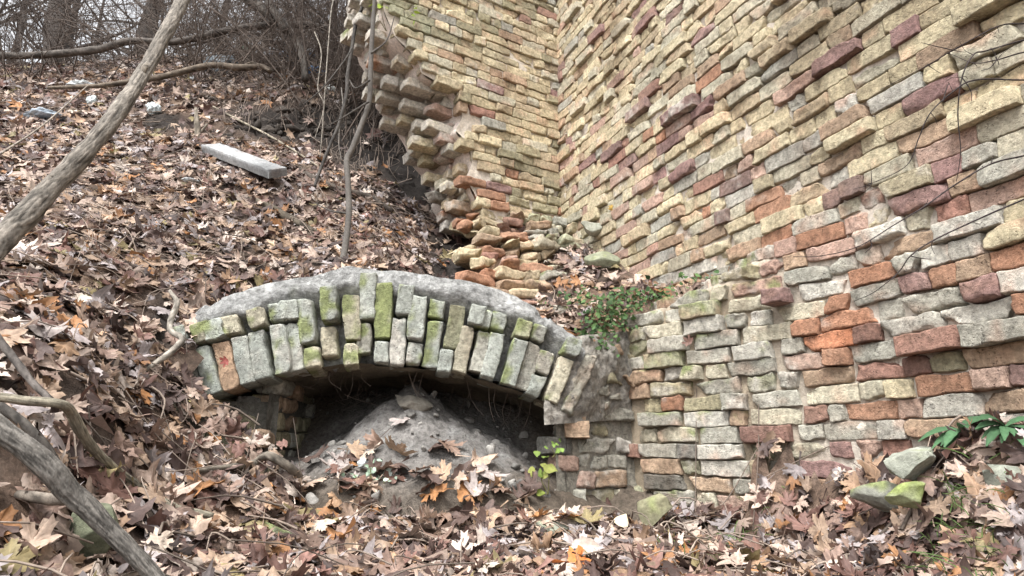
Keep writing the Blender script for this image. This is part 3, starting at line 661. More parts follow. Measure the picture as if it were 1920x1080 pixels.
def put(p, templ, seed, lo, hi, tilt, lift):
    r_ = np.random.default_rng(seed); n = len(p); nr = terr_n(p[:, :2]); nr = unit(nr+r_.normal(size=(n, 3))*tilt)
    size = r_.uniform(lo, hi, n); ci = r_.choice(len(LEAFC), n, p=LEAFW); colr = LEAFC[ci]*np.array((.87, .885, .935))*np.clip(1+r_.normal(size=(n, 1))*.22, .45, 1.5)
    pp = p+terr_n(p[:, :2])*(r_.random(n)*lift+.008)[:, None]
    leaves_mesh(mb, pp, nr, size, colr, templ, r_)
    return n
p1 = scatter(8800, -3.4, 2.9, .8, 3.2, 1, dens_n); n1 = put(p1, T_NEAR, 2, .035, .115, .22, .026)
p2 = scatter(8600, -6.4, 1.4, 3.0, 5.2, 3, dens_n); n2 = put(p2, T_NEAR, 4, .04, .115, .24, .028)
p3 = scatter(9500, -8., .6, 5.0, 9.5, 5, dens_n); n3 = put(p3, T_FAR, 6, .06, .12, .32, .045)
p4 = scatter(1300, .9, 2.8, 1.0, 2.7, 41, dens_n); put(p4, T_NEAR, 42, .035, .11, .30, .04)
p4 = scatter(500, -.3, 1.5, 3.3, 4.6, 43, dens_n); put(p4, T_NEAR, 44, .04, .10, .35, .04)
# leaves blown into the mound's foot and onto it
r_ = np.random.default_rng(8); q = np.column_stack([r_.uniform(-1.3, .25, 260), r_.uniform(2.62, 3.1, 260)]); zf = np.array([floor_z(*v) for v in q])
kp = r_.random(260) < np.exp(-np.clip(q[:, 1]-2.72, 0, 9)*7); q, zf = q[kp], zf[kp]
pm = np.column_stack([q, np.maximum(zf, terr(q)*0-.27)+.03]); n_ = len(pm); nr = unit(np.array([0, -.35, 1])+r_.normal(size=(n_, 3))*.4)
leaves_mesh(mb, pm, nr, r_.uniform(.07, .125, n_), LEAFC[r_.choice(len(LEAFC), n_, p=LEAFW)], T_NEAR, r_)
lit = mb.build('leaf_litter', M_LEAF); kind(lit, 'stuff', 'thick litter of curled brown maple leaves covering the bank and foreground'); lit['category'] = 'leaves'
print('leaves', n1, n2, n3)
# ------------------------------------------------------------------ wood
def hit(px, py, y0=.8, y1=12., lift=0.):
    ys_ = np.arange(y0, y1, .02); P = np.array([at(px, py, y) for y in ys_]); d = P[:, 2]-terr(P[:, :2]); a, b = arch_ab(P[:, :2])
    i = np.where(d < lift)[0]
    return P[i[0]] if len(i) else P[-1]
def tube(mb, pts, rad, col, n=8, seed=0, step=None, rough=.10, wob=.0, cap=True):
    pts = np.asarray(pts, float); rad = np.broadcast_to(np.asarray(rad, float), (len(pts),)) if np.ndim(rad) == 0 else np.asarray(rad, float)
    if len(rad) != len(pts): rad = np.interp(np.linspace(0, 1, len(pts)), np.linspace(0, 1, len(rad)), rad)
    seg = np.linalg.norm(np.diff(pts, axis=0), axis=1); T = np.concatenate([[0], np.cumsum(seg)])
    step = step or max(rad.mean()*1.4, T[-1]/120); m = max(3, int(T[-1]/step)+1); u = np.linspace(0, T[-1], m)
    idx = np.clip(np.searchsorted(T, u, 'right')-1, 0, len(pts)-2); t = ((u-T[idx])/np.maximum(seg[idx], 1e-9))[:, None]
    pp = np.concatenate([[2*pts[0]-pts[1]], pts, [2*pts[-1]-pts[-2]]]); p0, p1, p2_, p3_ = pp[idx], pp[idx+1], pp[idx+2], pp[idx+3]
    c = .5*((2*p1)+(-p0+p2_)*t+(2*p0-5*p1+4*p2_-p3_)*t**2+(-p0+3*p1-3*p2_+p3_)*t**3)
    rr = np.interp(u, T, rad)
    if wob: c = c+nvec(c, 1/(wob*14), 2, seed)*wob
    tg = unit(np.gradient(c, axis=0)); nrm = np.zeros_like(c); v = np.cross(tg[0], [0.3, .2, 1.]); nrm[0] = unit(v)
    for i in range(1, m):
        w = nrm[i-1]-tg[i]*(nrm[i-1]@tg[i]); nrm[i] = w/max(np.linalg.norm(w), 1e-9)
    bi = np.cross(tg, nrm); th = np.linspace(0, 2*np.pi, n, endpoint=False)
    ring = nrm[:, None]*np.cos(th)[None, :, None]+bi[:, None]*np.sin(th)[None, :, None]
    bark = 0
    if rough > .08:
        q = np.stack([np.broadcast_to(np.cos(th)*1.0, (m, n)), np.broadcast_to(np.sin(th)*1.0, (m, n)), np.broadcast_to((u/max(rr.mean(), 1e-3)*.11)[:, None], (m, n))], -1)
        b1 = fbm(q, 3.2, 4, seed+31); cr = sstep(.25, .0, np.abs(fbm(q, 2.3, 3, seed+41)))
        b2 = fbm(q*np.array([1, 1, 1.6]), 13, 3, seed+51); bark = (.55*b1+.85*b2-.45*cr).ravel(); ring = ring*(1+.06*b1+.05*b2-.07*cr)[..., None]
    V = c[:, None]+ring*rr[:, None, None]
    if rough: V = c[:, None]+ring*(rr[:, None]*(1+rough*fbm(V, .35/max(rr.mean(), .003), 3, seed+1)*2.2))[..., None]
    V = V.reshape(-1, 3); C = np.asarray(col)*np.clip(1+.3*fbm(V, 12, 2, seed+2)+bark, .25, 2)[:, None]
    fs = [grid_faces(m, n, True)]
    if cap:
        V = np.concatenate([V, [c[0], c[-1]]]); C = np.concatenate([C, [np.asarray(col)*1.2]*2]); k = np.arange(n)
        fs.append(np.stack([np.full(n, m*n), (k+1) % n, k], -1)); fs.append(np.stack([np.full(n, m*n+1), (m-1)*n+k, (m-1)*n+(k+1) % n], -1))
    mb.add(V, fs, C)
GREY = np.array((.20, .175, .145)); PALE = np.array((.30, .265, .205)); DARKW = np.array((.075, .062, .052)); BROWN = np.array((.13, .10, .08))
def zp(ox, oy, sc, pts): return [(ox+x/sc, oy+y/sc) for x, y in pts]
def wood(name, label, cat, pts, rad, col, n=10, seed=1, group=None, mat=None, side=(), rough=.10):
    mb = MB(); pts = [np.asarray(p) for p in pts]; tube(mb, pts, rad, col, n, seed, rough=rough)
    for sp, sr in side: tube(mb, sp, sr, col, 6, seed+9)
    o = mb.build(name, mat or M_BARK, None, base=pts[0]); return tag(o, label, cat, group)
def onhill(pts, lift=.03, **k): return [hit(px, py, **k)+np.array([0, 0, lift]) for px, py in pts]
# leaning dead trunk on the left
mb = MB(); root = at(-230, 700, 1.95); root[2] = terr([root[:2]])[0]-.1
lt = thing('dead_tree', 'grey barkless dead trunk leaning across the upper left of the bank', 'tree', root)
pp = [root]+[at(*q) for q in [(-110,575,2.2),(0,452,2.45),(55,398,2.55),(100,348,2.65),(165,280,2.75),(210,225,2.85),(250,168,3.0),(282,115,3.15),(312,60,3.25),(343,0,3.4),(395,-110,3.65),(450,-300,4.2)]]
tube(mb, pp, [.056,.051,.049,.047,.045,.043,.042,.040,.039,.038,.037,.035,.03], np.array((.20,.178,.152)), 56, 5, step=.011, rough=.09)
mb.build('trunk', M_BARK, lt)
for q, r_k, e_ in [((282,115,3.15), .018, (262,150,3.0)), ((100,348,2.65), .014, (95,318,2.6))]:
    m2 = MB(); a_ = at(*q); b_ = at(*e_); tube(m2, [a_, a_*.5+b_*.5+np.array([0, -.01, .01]), a_*.35+b_*.65], [r_k, r_k*.8, r_k*.5], np.array((.22,.19,.155)), 7, 6); m2.build('branch_stub', M_BARK, lt)
def Y(pts, ys): 
    yy = np.interp(np.linspace(0, 1, len(pts)), np.linspace(0, 1, len(ys)), ys); return [at(p[0], p[1], y) for p, y in zip(pts, yy)]
wood('fallen_branch', 'long bowed grey branch spanning the top of the bank up to the wall', 'branch', Y(zp(0,0,2,[(-260,215),(0,210),(120,208),(250,200),(370,185),(480,155),(560,155),(650,158),(750,140),(850,115),(1000,95),(1150,95),(1290,122),(1400,150)]), [6.6,6.3,6.2,6.1]), [.04,.042,.038,.04,.04], np.array((.115,.10,.088)), 10, 11)
wood('fallen_branch', 'crooked brown branch lying just below the long bowed branch', 'branch', Y(zp(0,0,2,[(180,330),(370,322),(500,305),(600,290),(700,265),(800,245),(900,255),(980,250),(1020,272)]), [5.55,5.6,5.75]), [.016,.028,.03,.032,.036,.024], np.array((.15,.12,.092)), 9, 12,
     side=[([at(450,126,5.75), at(475,118,5.72), at(505,133,5.7)], .015)])
a_ = Y(zp(0,0,2,[(800,-140),(930,-10),(1000,45),(1060,95),(1110,150),(1140,240),(1145,300)]), [6.3,6.0,5.75]); wood('leaning_limb', 'thick forked grey limb leaning in from the top edge beside the broken wall', 'branch', a_, [.075,.07,.06,.046,.04,.034], np.array((.105,.092,.08)), 10, 13,
     side=[(Y(zp(0,0,2,[(980,-80),(1010,10),(1045,70),(1075,115)]), [6.0,5.85]), .05)])
# saplings and hanging roots in front of the broken wall
sp_ = Y(zp(560,0,2,[(300,-160),(285,0),(275,150),(270,250),(265,380),(235,470),(200,560),(180,600),(185,680),(188,800),(175,920),(160,1010)]), [3.95,3.95,3.9,3.72]); 
sap = thing('sapling', 'thin grey leafless sapling standing in front of the broken wall end', 'sapling', sp_[-1])
mb = MB(); tube(mb, sp_, [.014,.018,.019,.02,.02,.022], np.array((.105,.095,.085)), 8, 21, rough=.06); mb.build('stem', M_TWIG, sap)
for st, pts in [(4, [(265,380),(200,420),(150,450),(95,480)]), (2, [(272,200),(330,150),(360,60)]), (8, [(188,800),(120,790),(60,760)]), (3, [(268,300),(215,330),(190,300)])]:
    mb = MB(); tube(mb, Y(zp(560,0,2,pts), [3.9,3.95]), [.008,.005,.003], np.array((.105,.095,.085)), 6, 22+st); mb.build('side_branch', M_TWIG, sap)
sp2 = Y(zp(560,0,2,[(250,-120),(245,0),(215,90),(200,180),(185,280),(178,360),(150,470),(120,540),(80,640),(60,700)]), [4.3,4.25,4.2])
s2 = thing('sapling', 'crooked thinner sapling bending left behind the tallest sapling', 'sapling', sp2[-1])
mb = MB(); tube(mb, sp2, [.012,.014,.016,.014,.012,.012], np.array((.085,.077,.07)), 7, 27); mb.build('stem', M_TWIG, s2)
mb = MB(); tube(mb, Y(zp(560,0,2,[(200,180),(170,230),(90,330),(20,390)]), [4.2,4.1]), [.008,.004], np.array((.085,.077,.07)), 6, 28); mb.build('side_branch', M_TWIG, s2)
for k, (lab, pts, r_k, cc) in enumerate([('long pale root hanging straight down left of the saplings', [(140,-60),(130,0),(120,60),(105,250),(95,400),(90,470),(80,590)], .006, (.30,.27,.23)),
        ('slack pale root looping beside the straight hanging root', [(60,120),(85,200),(72,330),(95,400),(60,520)], .005, (.28,.25,.21)),
        ('dark crooked root hanging from the broken branch over bare soil', [(160,330),(165,400),(150,520),(160,600)], .005, (.20,.18,.16)),
        ('thin pale vine trailing down to the leaves below the sapling', [(182,700),(190,760),(200,850),(185,900)], .004, (.33,.30,.26))]):
    mb = MB(); tube(mb, Y(zp(560,0,2,pts), [4.6,4.5,4.4]), [r_k, r_k*.8, r_k*.5], np.array(cc), 5, 40+k); tag(mb.build('hanging_root', M_TWIG, None, base=Y(zp(560,0,2,pts[:1]), [4.6])[0]), lab, 'root', 'roots hanging in front of the soil bank')
# fallen sticks on the bank
wood('fallen_stick', 'long pale thin stick lying above the grey stone slab', 'stick', onhill([(398,212),(450,240),(500,266),(550,296),(600,330)], .07), [.010,.011,.011,.009,.006], (.30,.26,.20), 7, 51, mat=M_TWIG)
wood('fallen_branch', 'dark branch half buried in leaves right of the stone slab', 'branch', onhill([(560,325),(600,350),(640,366),(690,378),(735,405)], .04), [.018,.028,.03,.028,.02], (.11,.09,.075), 8, 52)
wood('fallen_branch', 'mossy rotten branch in the leaves below the stone slab', 'branch', onhill([(455,375),(500,392),(550,420),(600,445)], .02), [.02,.035,.035,.02], (.12,.10,.075), 8, 53)
wood('fallen_stick', 'weathered stick lying in leaves above the arch crown', 'stick', onhill([(690,472),(735,460),(775,466)], .035), [.012,.014,.008], (.24,.21,.18), 7, 54)
wood('fallen_stick', 'straight twig leaning over leaves at the left edge', 'stick', [at(-10,295,3.2), at(80,235,3.6), at(165,160,4.2)], [.007,.006,.004], (.27,.23,.19), 6, 55, mat=M_TWIG)
wood('dead_stump', 'small upright splintered stump at the dark soil hollow', 'stump', [hit(372,262), hit(372,262)+np.array([-.02,-.02,.14]), hit(372,262)+np.array([-.05,-.02,.30])], [.03,.026,.012], (.26,.225,.18), 8, 56, side=[([hit(372,262)+np.array([0,0,.05]), hit(372,262)+np.array([.06,0,.15])], .012)])
rootp = Y([(245,712),(290,682),(320,660),(342,636),(322,622),(320,600),(332,568),(318,545)], [2.52,2.6,2.68,2.75,2.8]); wood('curled_root', 'pale twisted root curling out of the dark soil left of the arch', 'root', rootp, [.009,.012,.014,.014,.013,.014,.013,.008], (.30,.27,.23), 8, 57)
lg = Y([(-120,715),(-40,775),(20,822),(60,850),(100,885),(130,922),(170,957),(215,1002),(250,1037),(285,1075),(320,1120)], [1.36,1.42,1.5,1.55])
lgT = thing('rotten_log', 'thick grey weathered log slanting down the lower left corner', 'log', lg[-1])
mb = MB(); tube(mb, lg, [.022,.023,.024,.0245,.023,.0215,.020,.019,.018,.016], np.array((.155,.143,.128)), 56, 61, step=.006, rough=.11); mb.build('trunk', M_BARK, lgT)
mb = MB(); tube(mb, [at(140,935,1.5), at(95,935,1.52), at(35,928,1.55)], [.016,.014,.012], (.2,.17,.14), 8, 62); mb.build('branch_stub', M_BARK, lgT)
wood('fallen_branch', 'pale elbowed branch above the thick log at the left edge', 'branch', Y([(-90,735),(0,745),(50,752),(112,757),(132,772),(150,806),(175,842),(210,876),(250,906),(290,934),(340,955),(400,968)], [1.52,1.6,1.75,2.0,2.1]), [.0105,.011,.0115,.013,.0135,.013,.013,.0135,.013,.010], (.24,.215,.165), 36, 63)
wood('fallen_branch', 'thin dark bare branch slanting from the left edge to the elbowed branch', 'branch', Y([(-40,590),(0,640),(30,678),(60,716),(95,750)], [1.75,1.72,1.68]), [.011,.011,.010,.009], (.12,.105,.095), 8, 64)
wood('fallen_branch', 'dark branch between the thick log and the elbowed branch', 'branch', Y([(-40,735),(0,762),(45,795),(88,840),(110,870)], [1.62,1.62,1.66]), [.014,.013,.011,.008], (.10,.09,.08), 8, 65)
wood('fallen_branch', 'hooked grey branch in leaves in front of the soil mound', 'branch', onhill([(360,912),(430,902),(475,893)], .05)+[hit(475,893)+np.array([.06,-.03,.08]), hit(545,925)+np.array([0,0,.09]), hit(585,955)+np.array([0,0,.06]), hit(630,985)+np.array([0,0,.02])], [.010,.013,.015,.018,.018,.016,.013], (.19,.165,.135), 10, 66)
# twigs hanging in at the right edge
tw = [('dark arching twig at the right edge, lowest of those crossing the wall', [(1990,350),(1920,374),(1823,416),(1748,452),(1707,480),(1684,511),(1640,547),(1601,565)], [(1707,480),(1725,484),(1745,486)]),
      ('dark twig sweeping from the right edge down to the purple jutting brick', [(1990,275),(1920,292),(1857,308),(1787,349),(1732,388),(1676,422),(1607,463),(1537,480),(1487,481)], [(1632,450),(1634,462),(1622,474)]),
      ('dark twig bending in a wide hook down the upper right wall', [(1990,148),(1920,150),(1829,150),(1787,172),(1745,211),(1723,258),(1700,310),(1634,344),(1600,355)], [(1768,190),(1775,165),(1779,157)]),
      ('thin dark twig hanging straight down over the upper right wall', [(1990,60),(1920,75),(1850,95),(1825,103),(1804,145),(1796,211),(1801,278),(1798,313),(1793,340)], [(1804,145),(1820,170),(1822,190)]),
      ('uppermost thin twig reaching in from the right edge', [(1990,38),(1920,44),(1870,50),(1787,94),(1740,122),(1651,168)], [(1787,94),(1760,88),(1727,80)]),
      ('short forked twig tip at the far right edge', [(1990,90),(1920,98),(1870,112),(1826,118),(1780,100)], [(1870,112),(1855,128),(1840,132)])]
for k, (lab, pts, sd) in enumerate(tw):
    y_ = [1.62+.03*k, 1.6+.03*k, 1.66+.04*k]
    mb = MB(); tube(mb, Y(pts, y_), [.0027,.0025,.0021,.0014,.0008], (.045,.035,.034), 6, 70+k, rough=.12); tube(mb, Y(sd, [y_[1]]), [.0018,.001], (.045,.035,.034), 5, 80+k)
    rr = np.random.default_rng(70+k)
    for j in range(5):
        i = rr.integers(2, len(pts)-1); q = np.array(pts[i], float); e_ = q+rr.normal(size=2)*16; tube(mb, Y([tuple(q), tuple((q+e_)/2+rr.normal(size=2)*3), tuple(e_)], [y_[1]+.01]), [.0014,.0007], (.05,.04,.036), 4, 90+j)
    tag(mb.build('bare_twig', M_TWIG, None, base=Y(pts[:1], y_[:1])[0]), lab, 'twig', 'dark twigs hanging in from the right')
# ------------------------------------------------------------------ thicket and trees on top of the bank
def branch_rec(mb, p, d, L, r, depth, rr, col, nmin=4):
    k = 3 if depth else 4; pts = [p]; q = p.copy(); dd = d.copy()
    for i in range(k):
        dd = unit(dd+rr.normal(size=3)*.16+np.array([0, 0, .03])); q = q+dd*L/k; pts.append(q.copy())
    tube(mb, pts, [r, r*.8, r*.6, r*.35], col, max(nmin, 3), int(rr.integers(999)), step=L/5, rough=0, cap=False)
    if depth > 0:
        for j in range(int(rr.integers(2, 5))):
            f = rr.uniform(.3, 1.); i = min(int(f*k), k-1); o = pts[i]+(pts[i+1]-pts[i])*(f*k-i)
            branch_rec(mb, o, unit(dd*.7+rr.normal(size=3)*.6), L*rr.uniform(.45, .75), r*.55, depth-1, rr, col, nmin)
TREES = [(98,11.5,.26,'widest dark trunk at the upper left corner with bare branches'),(150,13,.10,'slim bare tree right of the widest trunk'),(272,12,.20,'sturdy bare tree behind the top of the leaning trunk'),
         (20,14,.12,'bare tree nearest the left edge against the sky'),(205,17,.12,'faraway slim bare tree between two thicker trunks'),(330,15,.08,'thin bare tree right of the leaning trunk top'),(395,13,.09,'thin bare tree rising behind the long bowed branch'),(560,14,.12,'bare tree behind the thick forked limb'),(-60,12,.15,'bare tree cut off by the left edge'),(640,11,.07,'thin bare tree close to the broken wall')]
for k, (px, y, r0, lab) in enumerate(TREES):
    rr = np.random.default_rng(900+k); b0 = at(px, 100, y); b0[2] = terr([b0[:2]])[0]-.1
    t = thing('bare_tree', lab, 'tree', b0, 'bare trees on top of the bank'); mb = MB(); h = 9.; lean = rr.normal()*.5
    pts = [b0+np.array([lean*f+.12*math.sin(f*9+k), 0, h*f]) for f in (0, .1, .2, .35, .5, .7, 1)]; tube(mb, pts, [r0*1.15, r0, r0*.93, r0*.85, r0*.7, r0*.5, r0*.15], (.075, .066, .06), 9, 901+k, step=.12, rough=.06); mb.build('trunk', M_BARK, t)
    mb = MB()
    for j in range(9 if r0 > .1 else 7):
        f = rr.uniform(.03, .45); o = b0+np.array([lean*f, 0, h*f]); th = rr.uniform(0, 6.28); branch_rec(mb, o, unit(np.array([math.cos(th), math.sin(th)*.6, .55])), rr.uniform(1.2, 2.6), r0*.22+.008, 3, rr, np.array((.085, .074, .068)))
    mb.build('crown', M_TWIG, t)
SHR = [(-60,7.2),(30,6.9),(70,8.0),(130,7.3),(190,8.2),(250,7.2),(310,7.9),(360,7.1),(420,7.6),(480,7.0),(530,7.8),(590,7.0),(640,7.5),(690,7.0),(460,8.6),(600,8.6),(350,9.0),(160,9.2),(660,6.4),(560,6.3),(620,6.7),(400,6.5),(-10,6.3),(90,6.5),(700,6.0),(650,5.9),(690,5.7),(600,6.05)]
SL = ['bare brown thicket at the left edge above the leaves','tangled bare shrub below the widest tree trunk','pale twiggy shrub behind the bowed branch at left','low tangle of brown twigs left of the leaning trunk','thin grey shrub against the sky left of the leaning trunk','brushwood directly behind the leaning trunk','feathery bare shrub just right of the leaning trunk top','dense brown brushwood over the middle of the bowed branch','bushy brown shrub left of the forked limb',
      'low brush above the litter and plastic bags','tall brown brush behind the forked limb','dark tangle of twigs under the forked limb','dense dark brush left of the broken wall','dark brush touching the top of the broken wall','far brown brush behind the bowed branch','far dark brush between forked limb and wall','far thicket right of the leaning trunk','far pale thicket below the slim trees','drooping dark brush beside the broken wall edge','low dark brush right at the foot of the forked limb','brown brush between the forked limb and the saplings','low brush around the dark grey plastic bag','low bramble at the left edge behind the pale blue scrap','low bramble under the left end of the bowed branch','tangled brush behind the top of the tallest sapling','dark twigs beside the white scrap by the broken wall','twigs against the lower side of the broken wall edge','brush just right of the bright blue plastic']
for k, ((px, y), lab) in enumerate(zip(SHR, SL)):
    rr = np.random.default_rng(1200+k); b0 = at(px, 100, y); b0[2] = terr([b0[:2]])[0]-.05; mb = MB(); cc = np.array((.105, .082, .068))*rr.uniform(.7, 1.25)
    right = px > 340
    for j in range(26 if right else 13):
        th = rr.uniform(0, 6.28); el = rr.uniform(.25, 1.3); o = b0+np.array([rr.normal()*.25, rr.normal()*.2, 0])
        branch_rec(mb, o, unit(np.array([math.cos(th)*math.cos(el), math.sin(th)*math.cos(el), math.sin(el)])), rr.uniform(.7, 1.5 if right else 1.2), rr.uniform(.006, .012), 3, rr, cc, 3)
    o = mb.build('bare_shrub', M_TWIG, None, base=b0); tag(o, lab, 'shrub', 'brushwood along the top of the bank')
# small twigs lying everywhere in the litter
mb = MB(); rr = np.random.default_rng(77)
tp = np.concatenate([scatter(420, -2.2, 2.1, 1., 3.2, 31, dens_n), scatter(700, -3.6, 1.2, 3., 5.4, 32, dens_n), scatter(900, -5.5, .5, 5.2, 8.5, 33, dens_n)])
for p in tp:
    th = rr.uniform(0, 6.28); L = rr.uniform(.08, .4)*(1.3 if p[1] > 4.5 else 1); d = np.array([math.cos(th), math.sin(th), 0])*L/2; a_ = p-d; b_ = p+d; c_ = p+rr.normal(size=3)*.02
    zs_ = terr(np.array([a_[:2], c_[:2], b_[:2]])); lf = rr.uniform(.02, .08); a_[2], c_[2], b_[2] = zs_[0]+lf, zs_[1]+lf+.01, zs_[2]+lf*.5
    tube(mb, [a_, c_, b_], [.0022+.004*rr.random()**3, .002], np.array((.17, .135, .11))*rr.uniform(.5, 1.7), 4, int(rr.integers(99)), step=L/5, rough=0, cap=False)
o = kind(mb.build('twig_litter', M_TWIG), 'stuff', 'countless small twigs and leaf stalks strewn through the leaf litter')
# fine roots hanging from the undercut soil
mb = MB()
for i in range(300):
    px, py = (rr.uniform(590, 800), rr.uniform(150, 330)) if i < 230 else (rr.uniform(420, 640), rr.uniform(185, 225)); p = hit(px, py, lift=.02)+np.array([0, -.05, .05]); L = rr.uniform(.12, .55)
    tube(mb, [p, p+np.array([rr.normal()*.04, -.03, -L*.5]), p+np.array([rr.normal()*.08, -.02+rr.normal()*.05, -L])], [.0035, .0015], np.array((.15, .12, .10))*rr.uniform(.6, 1.8), 4, i, step=L/5, rough=0, cap=False)
for i in range(60):   # roots under the vault
    a = rr.uniform(-.8, .9)*AMAX; b = rr.uniform(.15, .9); p = archp(a, RAD+.02, b); L = rr.uniform(.05, .22)
    tube(mb, [p, p+np.array([rr.normal()*.03, 0, -L*.6]), p+np.array([rr.normal()*.06, 0, -L])], [.002, .001], np.array((.15, .12, .10)), 4, i, step=L/4, rough=0, cap=False)
kind(mb.build('hanging_rootlets', M_TWIG), 'stuff', 'fine dark rootlets hanging from bare soil and under the vault')
# ------------------------------------------------------------------ stones, slab, litter
def rock(center, rad, seed, col, moss_=0., nlat=40, nlon=60, planes=18, rough=.05, mosscol=MOSS):
    rr = np.random.default_rng(seed); th = np.linspace(0.001, np.pi-.001, nlat); ph = np.linspace(0, 2*np.pi, nlon, endpoint=False); T_, P_ = np.meshgrid(th, ph, indexing='ij')
    V = np.stack([np.sin(T_)*np.cos(P_), np.sin(T_)*np.sin(P_), np.cos(T_)], -1).reshape(-1, 3)*1.25
    for k in range(planes):
        m = unit(rr.normal(size=3)); h = rr.uniform(.5, .95); ex = np.clip(V@m-h, 0, None); V = V-ex[:, None]*m
    Wp = np.asarray(center)+V*np.asarray(rad); s_ = float(np.mean(rad)); Wp = Wp+nvec(Wp, .6/s_, 3, seed)*s_*rough*2.2
    c = np.asarray(col)*(1+.35*fbm(Wp, 1.2/s_, 3, seed+3))[:, None]; mm = sstep(.4, .9, fbm(Wp, .9/s_, 3, seed+5)+moss_+.3*V[:, 2])[:, None]*.9; c = c*(1-mm)+mosscol*(1+.5*fbm(Wp, 60, 2, 9))[:, None]*mm
    return Wp, [grid_faces(nlat, nlon, True)[:, ::-1]], c
def stone(name, lab, cat, px, py, rpx, seed, col, moss_=0, y=None, rough=.085, mat=None, group=None, asp=(1, 1, 1), planes=18, lift=0, mosscol=MOSS):
    c = at(px, py, y) if y else hit(px, py)-np.array([0, 0, .012]); rad = np.array(asp)*rpx/F*c[1]
    V, f, cc = rock(c+np.array([0, 0, lift]), rad, seed, col, moss_, rough=rough, planes=planes, mosscol=mosscol); o = MB().add(V, f, cc).build(name, mat or M_STONE, None, base=c-np.array([0, 0, rad[2]])); return tag(o, lab, cat, group)
e1, e2 = at(398,264,4.80), at(518,308,4.40); axd = unit(e2-e1); nn = np.array([-.10, -.47, .88]); nn = unit(nn-axd*(nn@axd)); azd = np.cross(axd, nn)*-1
azd = azd if azd[2] > 0 else -azd
V, f, c = brick_batch([(e1+e2)/2-np.array([0, 0, .03])], [axd], [azd], [nn], [np.linalg.norm(e2-e1)/2+.02], [.08], [.065], [.004], [.14], np.array([(.24,.255,.265)]), -.1, -.6, 810, .7, 24, 8)
c = c*(1-.35*sstep(-.1, .5, fbm(V, 7, 3, 811)))[:, None]
c = c*.35+c.mean(-1, keepdims=True)*np.array((.97,1.0,1.03))*.65; dn = np.cross(f[:, 0]*0, 1) if False else None
tag(MB().add(V, [f], c).build('stone_slab', M_STONE, None, base=(e1+e2)/2), 'pale grey rectangular stone slab lying tilted on the leafy bank', 'stone slab')
stone('rubble_stone', 'rough brown stone lump resting on top of the soil mound', 'stone', 773,757,30,820,(.17,.155,.13),-.6,y=3.22,asp=(1.1,.9,.85),planes=24,rough=.14)
stone('mossy_stone', 'mossy green stone in the leaves in front of the mound, lower left', 'stone', 518,1003,44,821,(.24,.25,.20),.5,asp=(1.2,.9,.65))
stone('mossy_stone', 'dark greenish stone half hidden behind the thick log', 'stone', 165,985,60,822,(.14,.15,.10),.15,asp=(1,.8,1),y=1.62)
stone('rubble_stone', 'small pale grey stone left of the mossy green one', 'stone', 472,952,20,823,(.36,.38,.36),-.1)
stone('brick_fragment', 'greenish broken brick half buried in the leaves at bottom centre', 'brick', 1045,1003,44,824,(.24,.25,.20),.1,asp=(1,.8,.7),planes=7)
stone('mossy_stone', 'large pale green stone beside the fern at the wall foot', 'stone', 1700,868,54,825,(.30,.31,.26),.2,asp=(1.2,.9,.72),y=2.2,planes=26,rough=.13,mosscol=np.array((.215,.24,.12)))
stone('mossy_stone', 'bright moss covered stone in front of the large pale green stone', 'stone', 1706,922,36,826,(.24,.26,.15),.6,asp=(1.25,.8,.7),y=2.1,planes=26,rough=.13,mosscol=np.array((.19,.225,.075)))
stone('rubble_stone', 'dark squared stone under the moss covered stone', 'stone', 1660,925,40,827,(.20,.20,.17),.1,asp=(1.1,.9,.8),y=2.25)
stone('mossy_stone', 'grey green stone under the fern at the right edge', 'stone', 1895,905,44,828,(.22,.23,.19),.25,asp=(1,.9,1),y=1.95)
stone('pebble', 'smooth blue grey stone at the bottom edge', 'stone', 1600,1076,26,829,(.22,.27,.31),-.9,asp=(1.2,.9,.5),planes=3,rough=.02)
stone('rubble_stone', 'greenish block half buried at the left foot of the wall', 'stone', 1225,950,36,830,(.20,.19,.12),.1,asp=(1.1,.8,.8),y=3.02)
for k, (px, py, r0, cc, lab) in enumerate([(677,870,10,(.42,.45,.45),'white lump of mortar on the left foot of the soil mound'),(733,888,15,(.36,.41,.37),'pale green lump of mortar at the foot of the soil mound')]):
    stone('mortar_lump', lab, 'rubble', px, py, r0, 840+k, cc, -.8, y=2.86, rough=.12)
stone('loose_brick', 'mossy loose brick lying on the ledge under the corner', 'brick', 1128,487,22,850,(.22,.23,.16),.25,y=4.1,asp=(1.3,.8,.75),planes=6)
stone('loose_brick', 'grey loose brick on the ledge against the right wall', 'brick', 1110,425,22,851,(.33,.33,.27),-.1,y=4.35,asp=(1.2,.8,.7),planes=6)
mb = MB(); rr = np.random.default_rng(851)                # crumbs of mortar and clods on the mound and the bare soil
for i in range(520):
    if i < 400:
        th, rd = rr.uniform(0, 6.28), rr.random()**.6*.85; x, y = -.50+math.cos(th)*rd, 3.40+math.sin(th)*rd*.9
        if y < 2.7 or y > 4.2: continue
        c = np.array([x, y, floor_z(x, y)]); k = rr.uniform(.3, 1.2); col_ = np.array((.20, .19, .175))*k*1.3
    else:
        c = hit(rr.normal()*75+565, rr.normal()*20+235); col_ = np.array((.05, .042, .036))*rr.uniform(.6, 1.6)
    r0 = .004+.026*rr.random()**4 if i < 400 else rr.uniform(.02, .06); V, f, cc = rock(c, r0*np.array([1, 1, .8])*rr.uniform(.7, 1.3, 3), 3000+i, col_, -1.2, 9, 12, 9, .12); mb.add(V, f, cc)
kind(mb.build('soil_crumbs', M_STONE), 'stuff', 'loose crumbs of mortar and soil clods on the mound and bare bank')
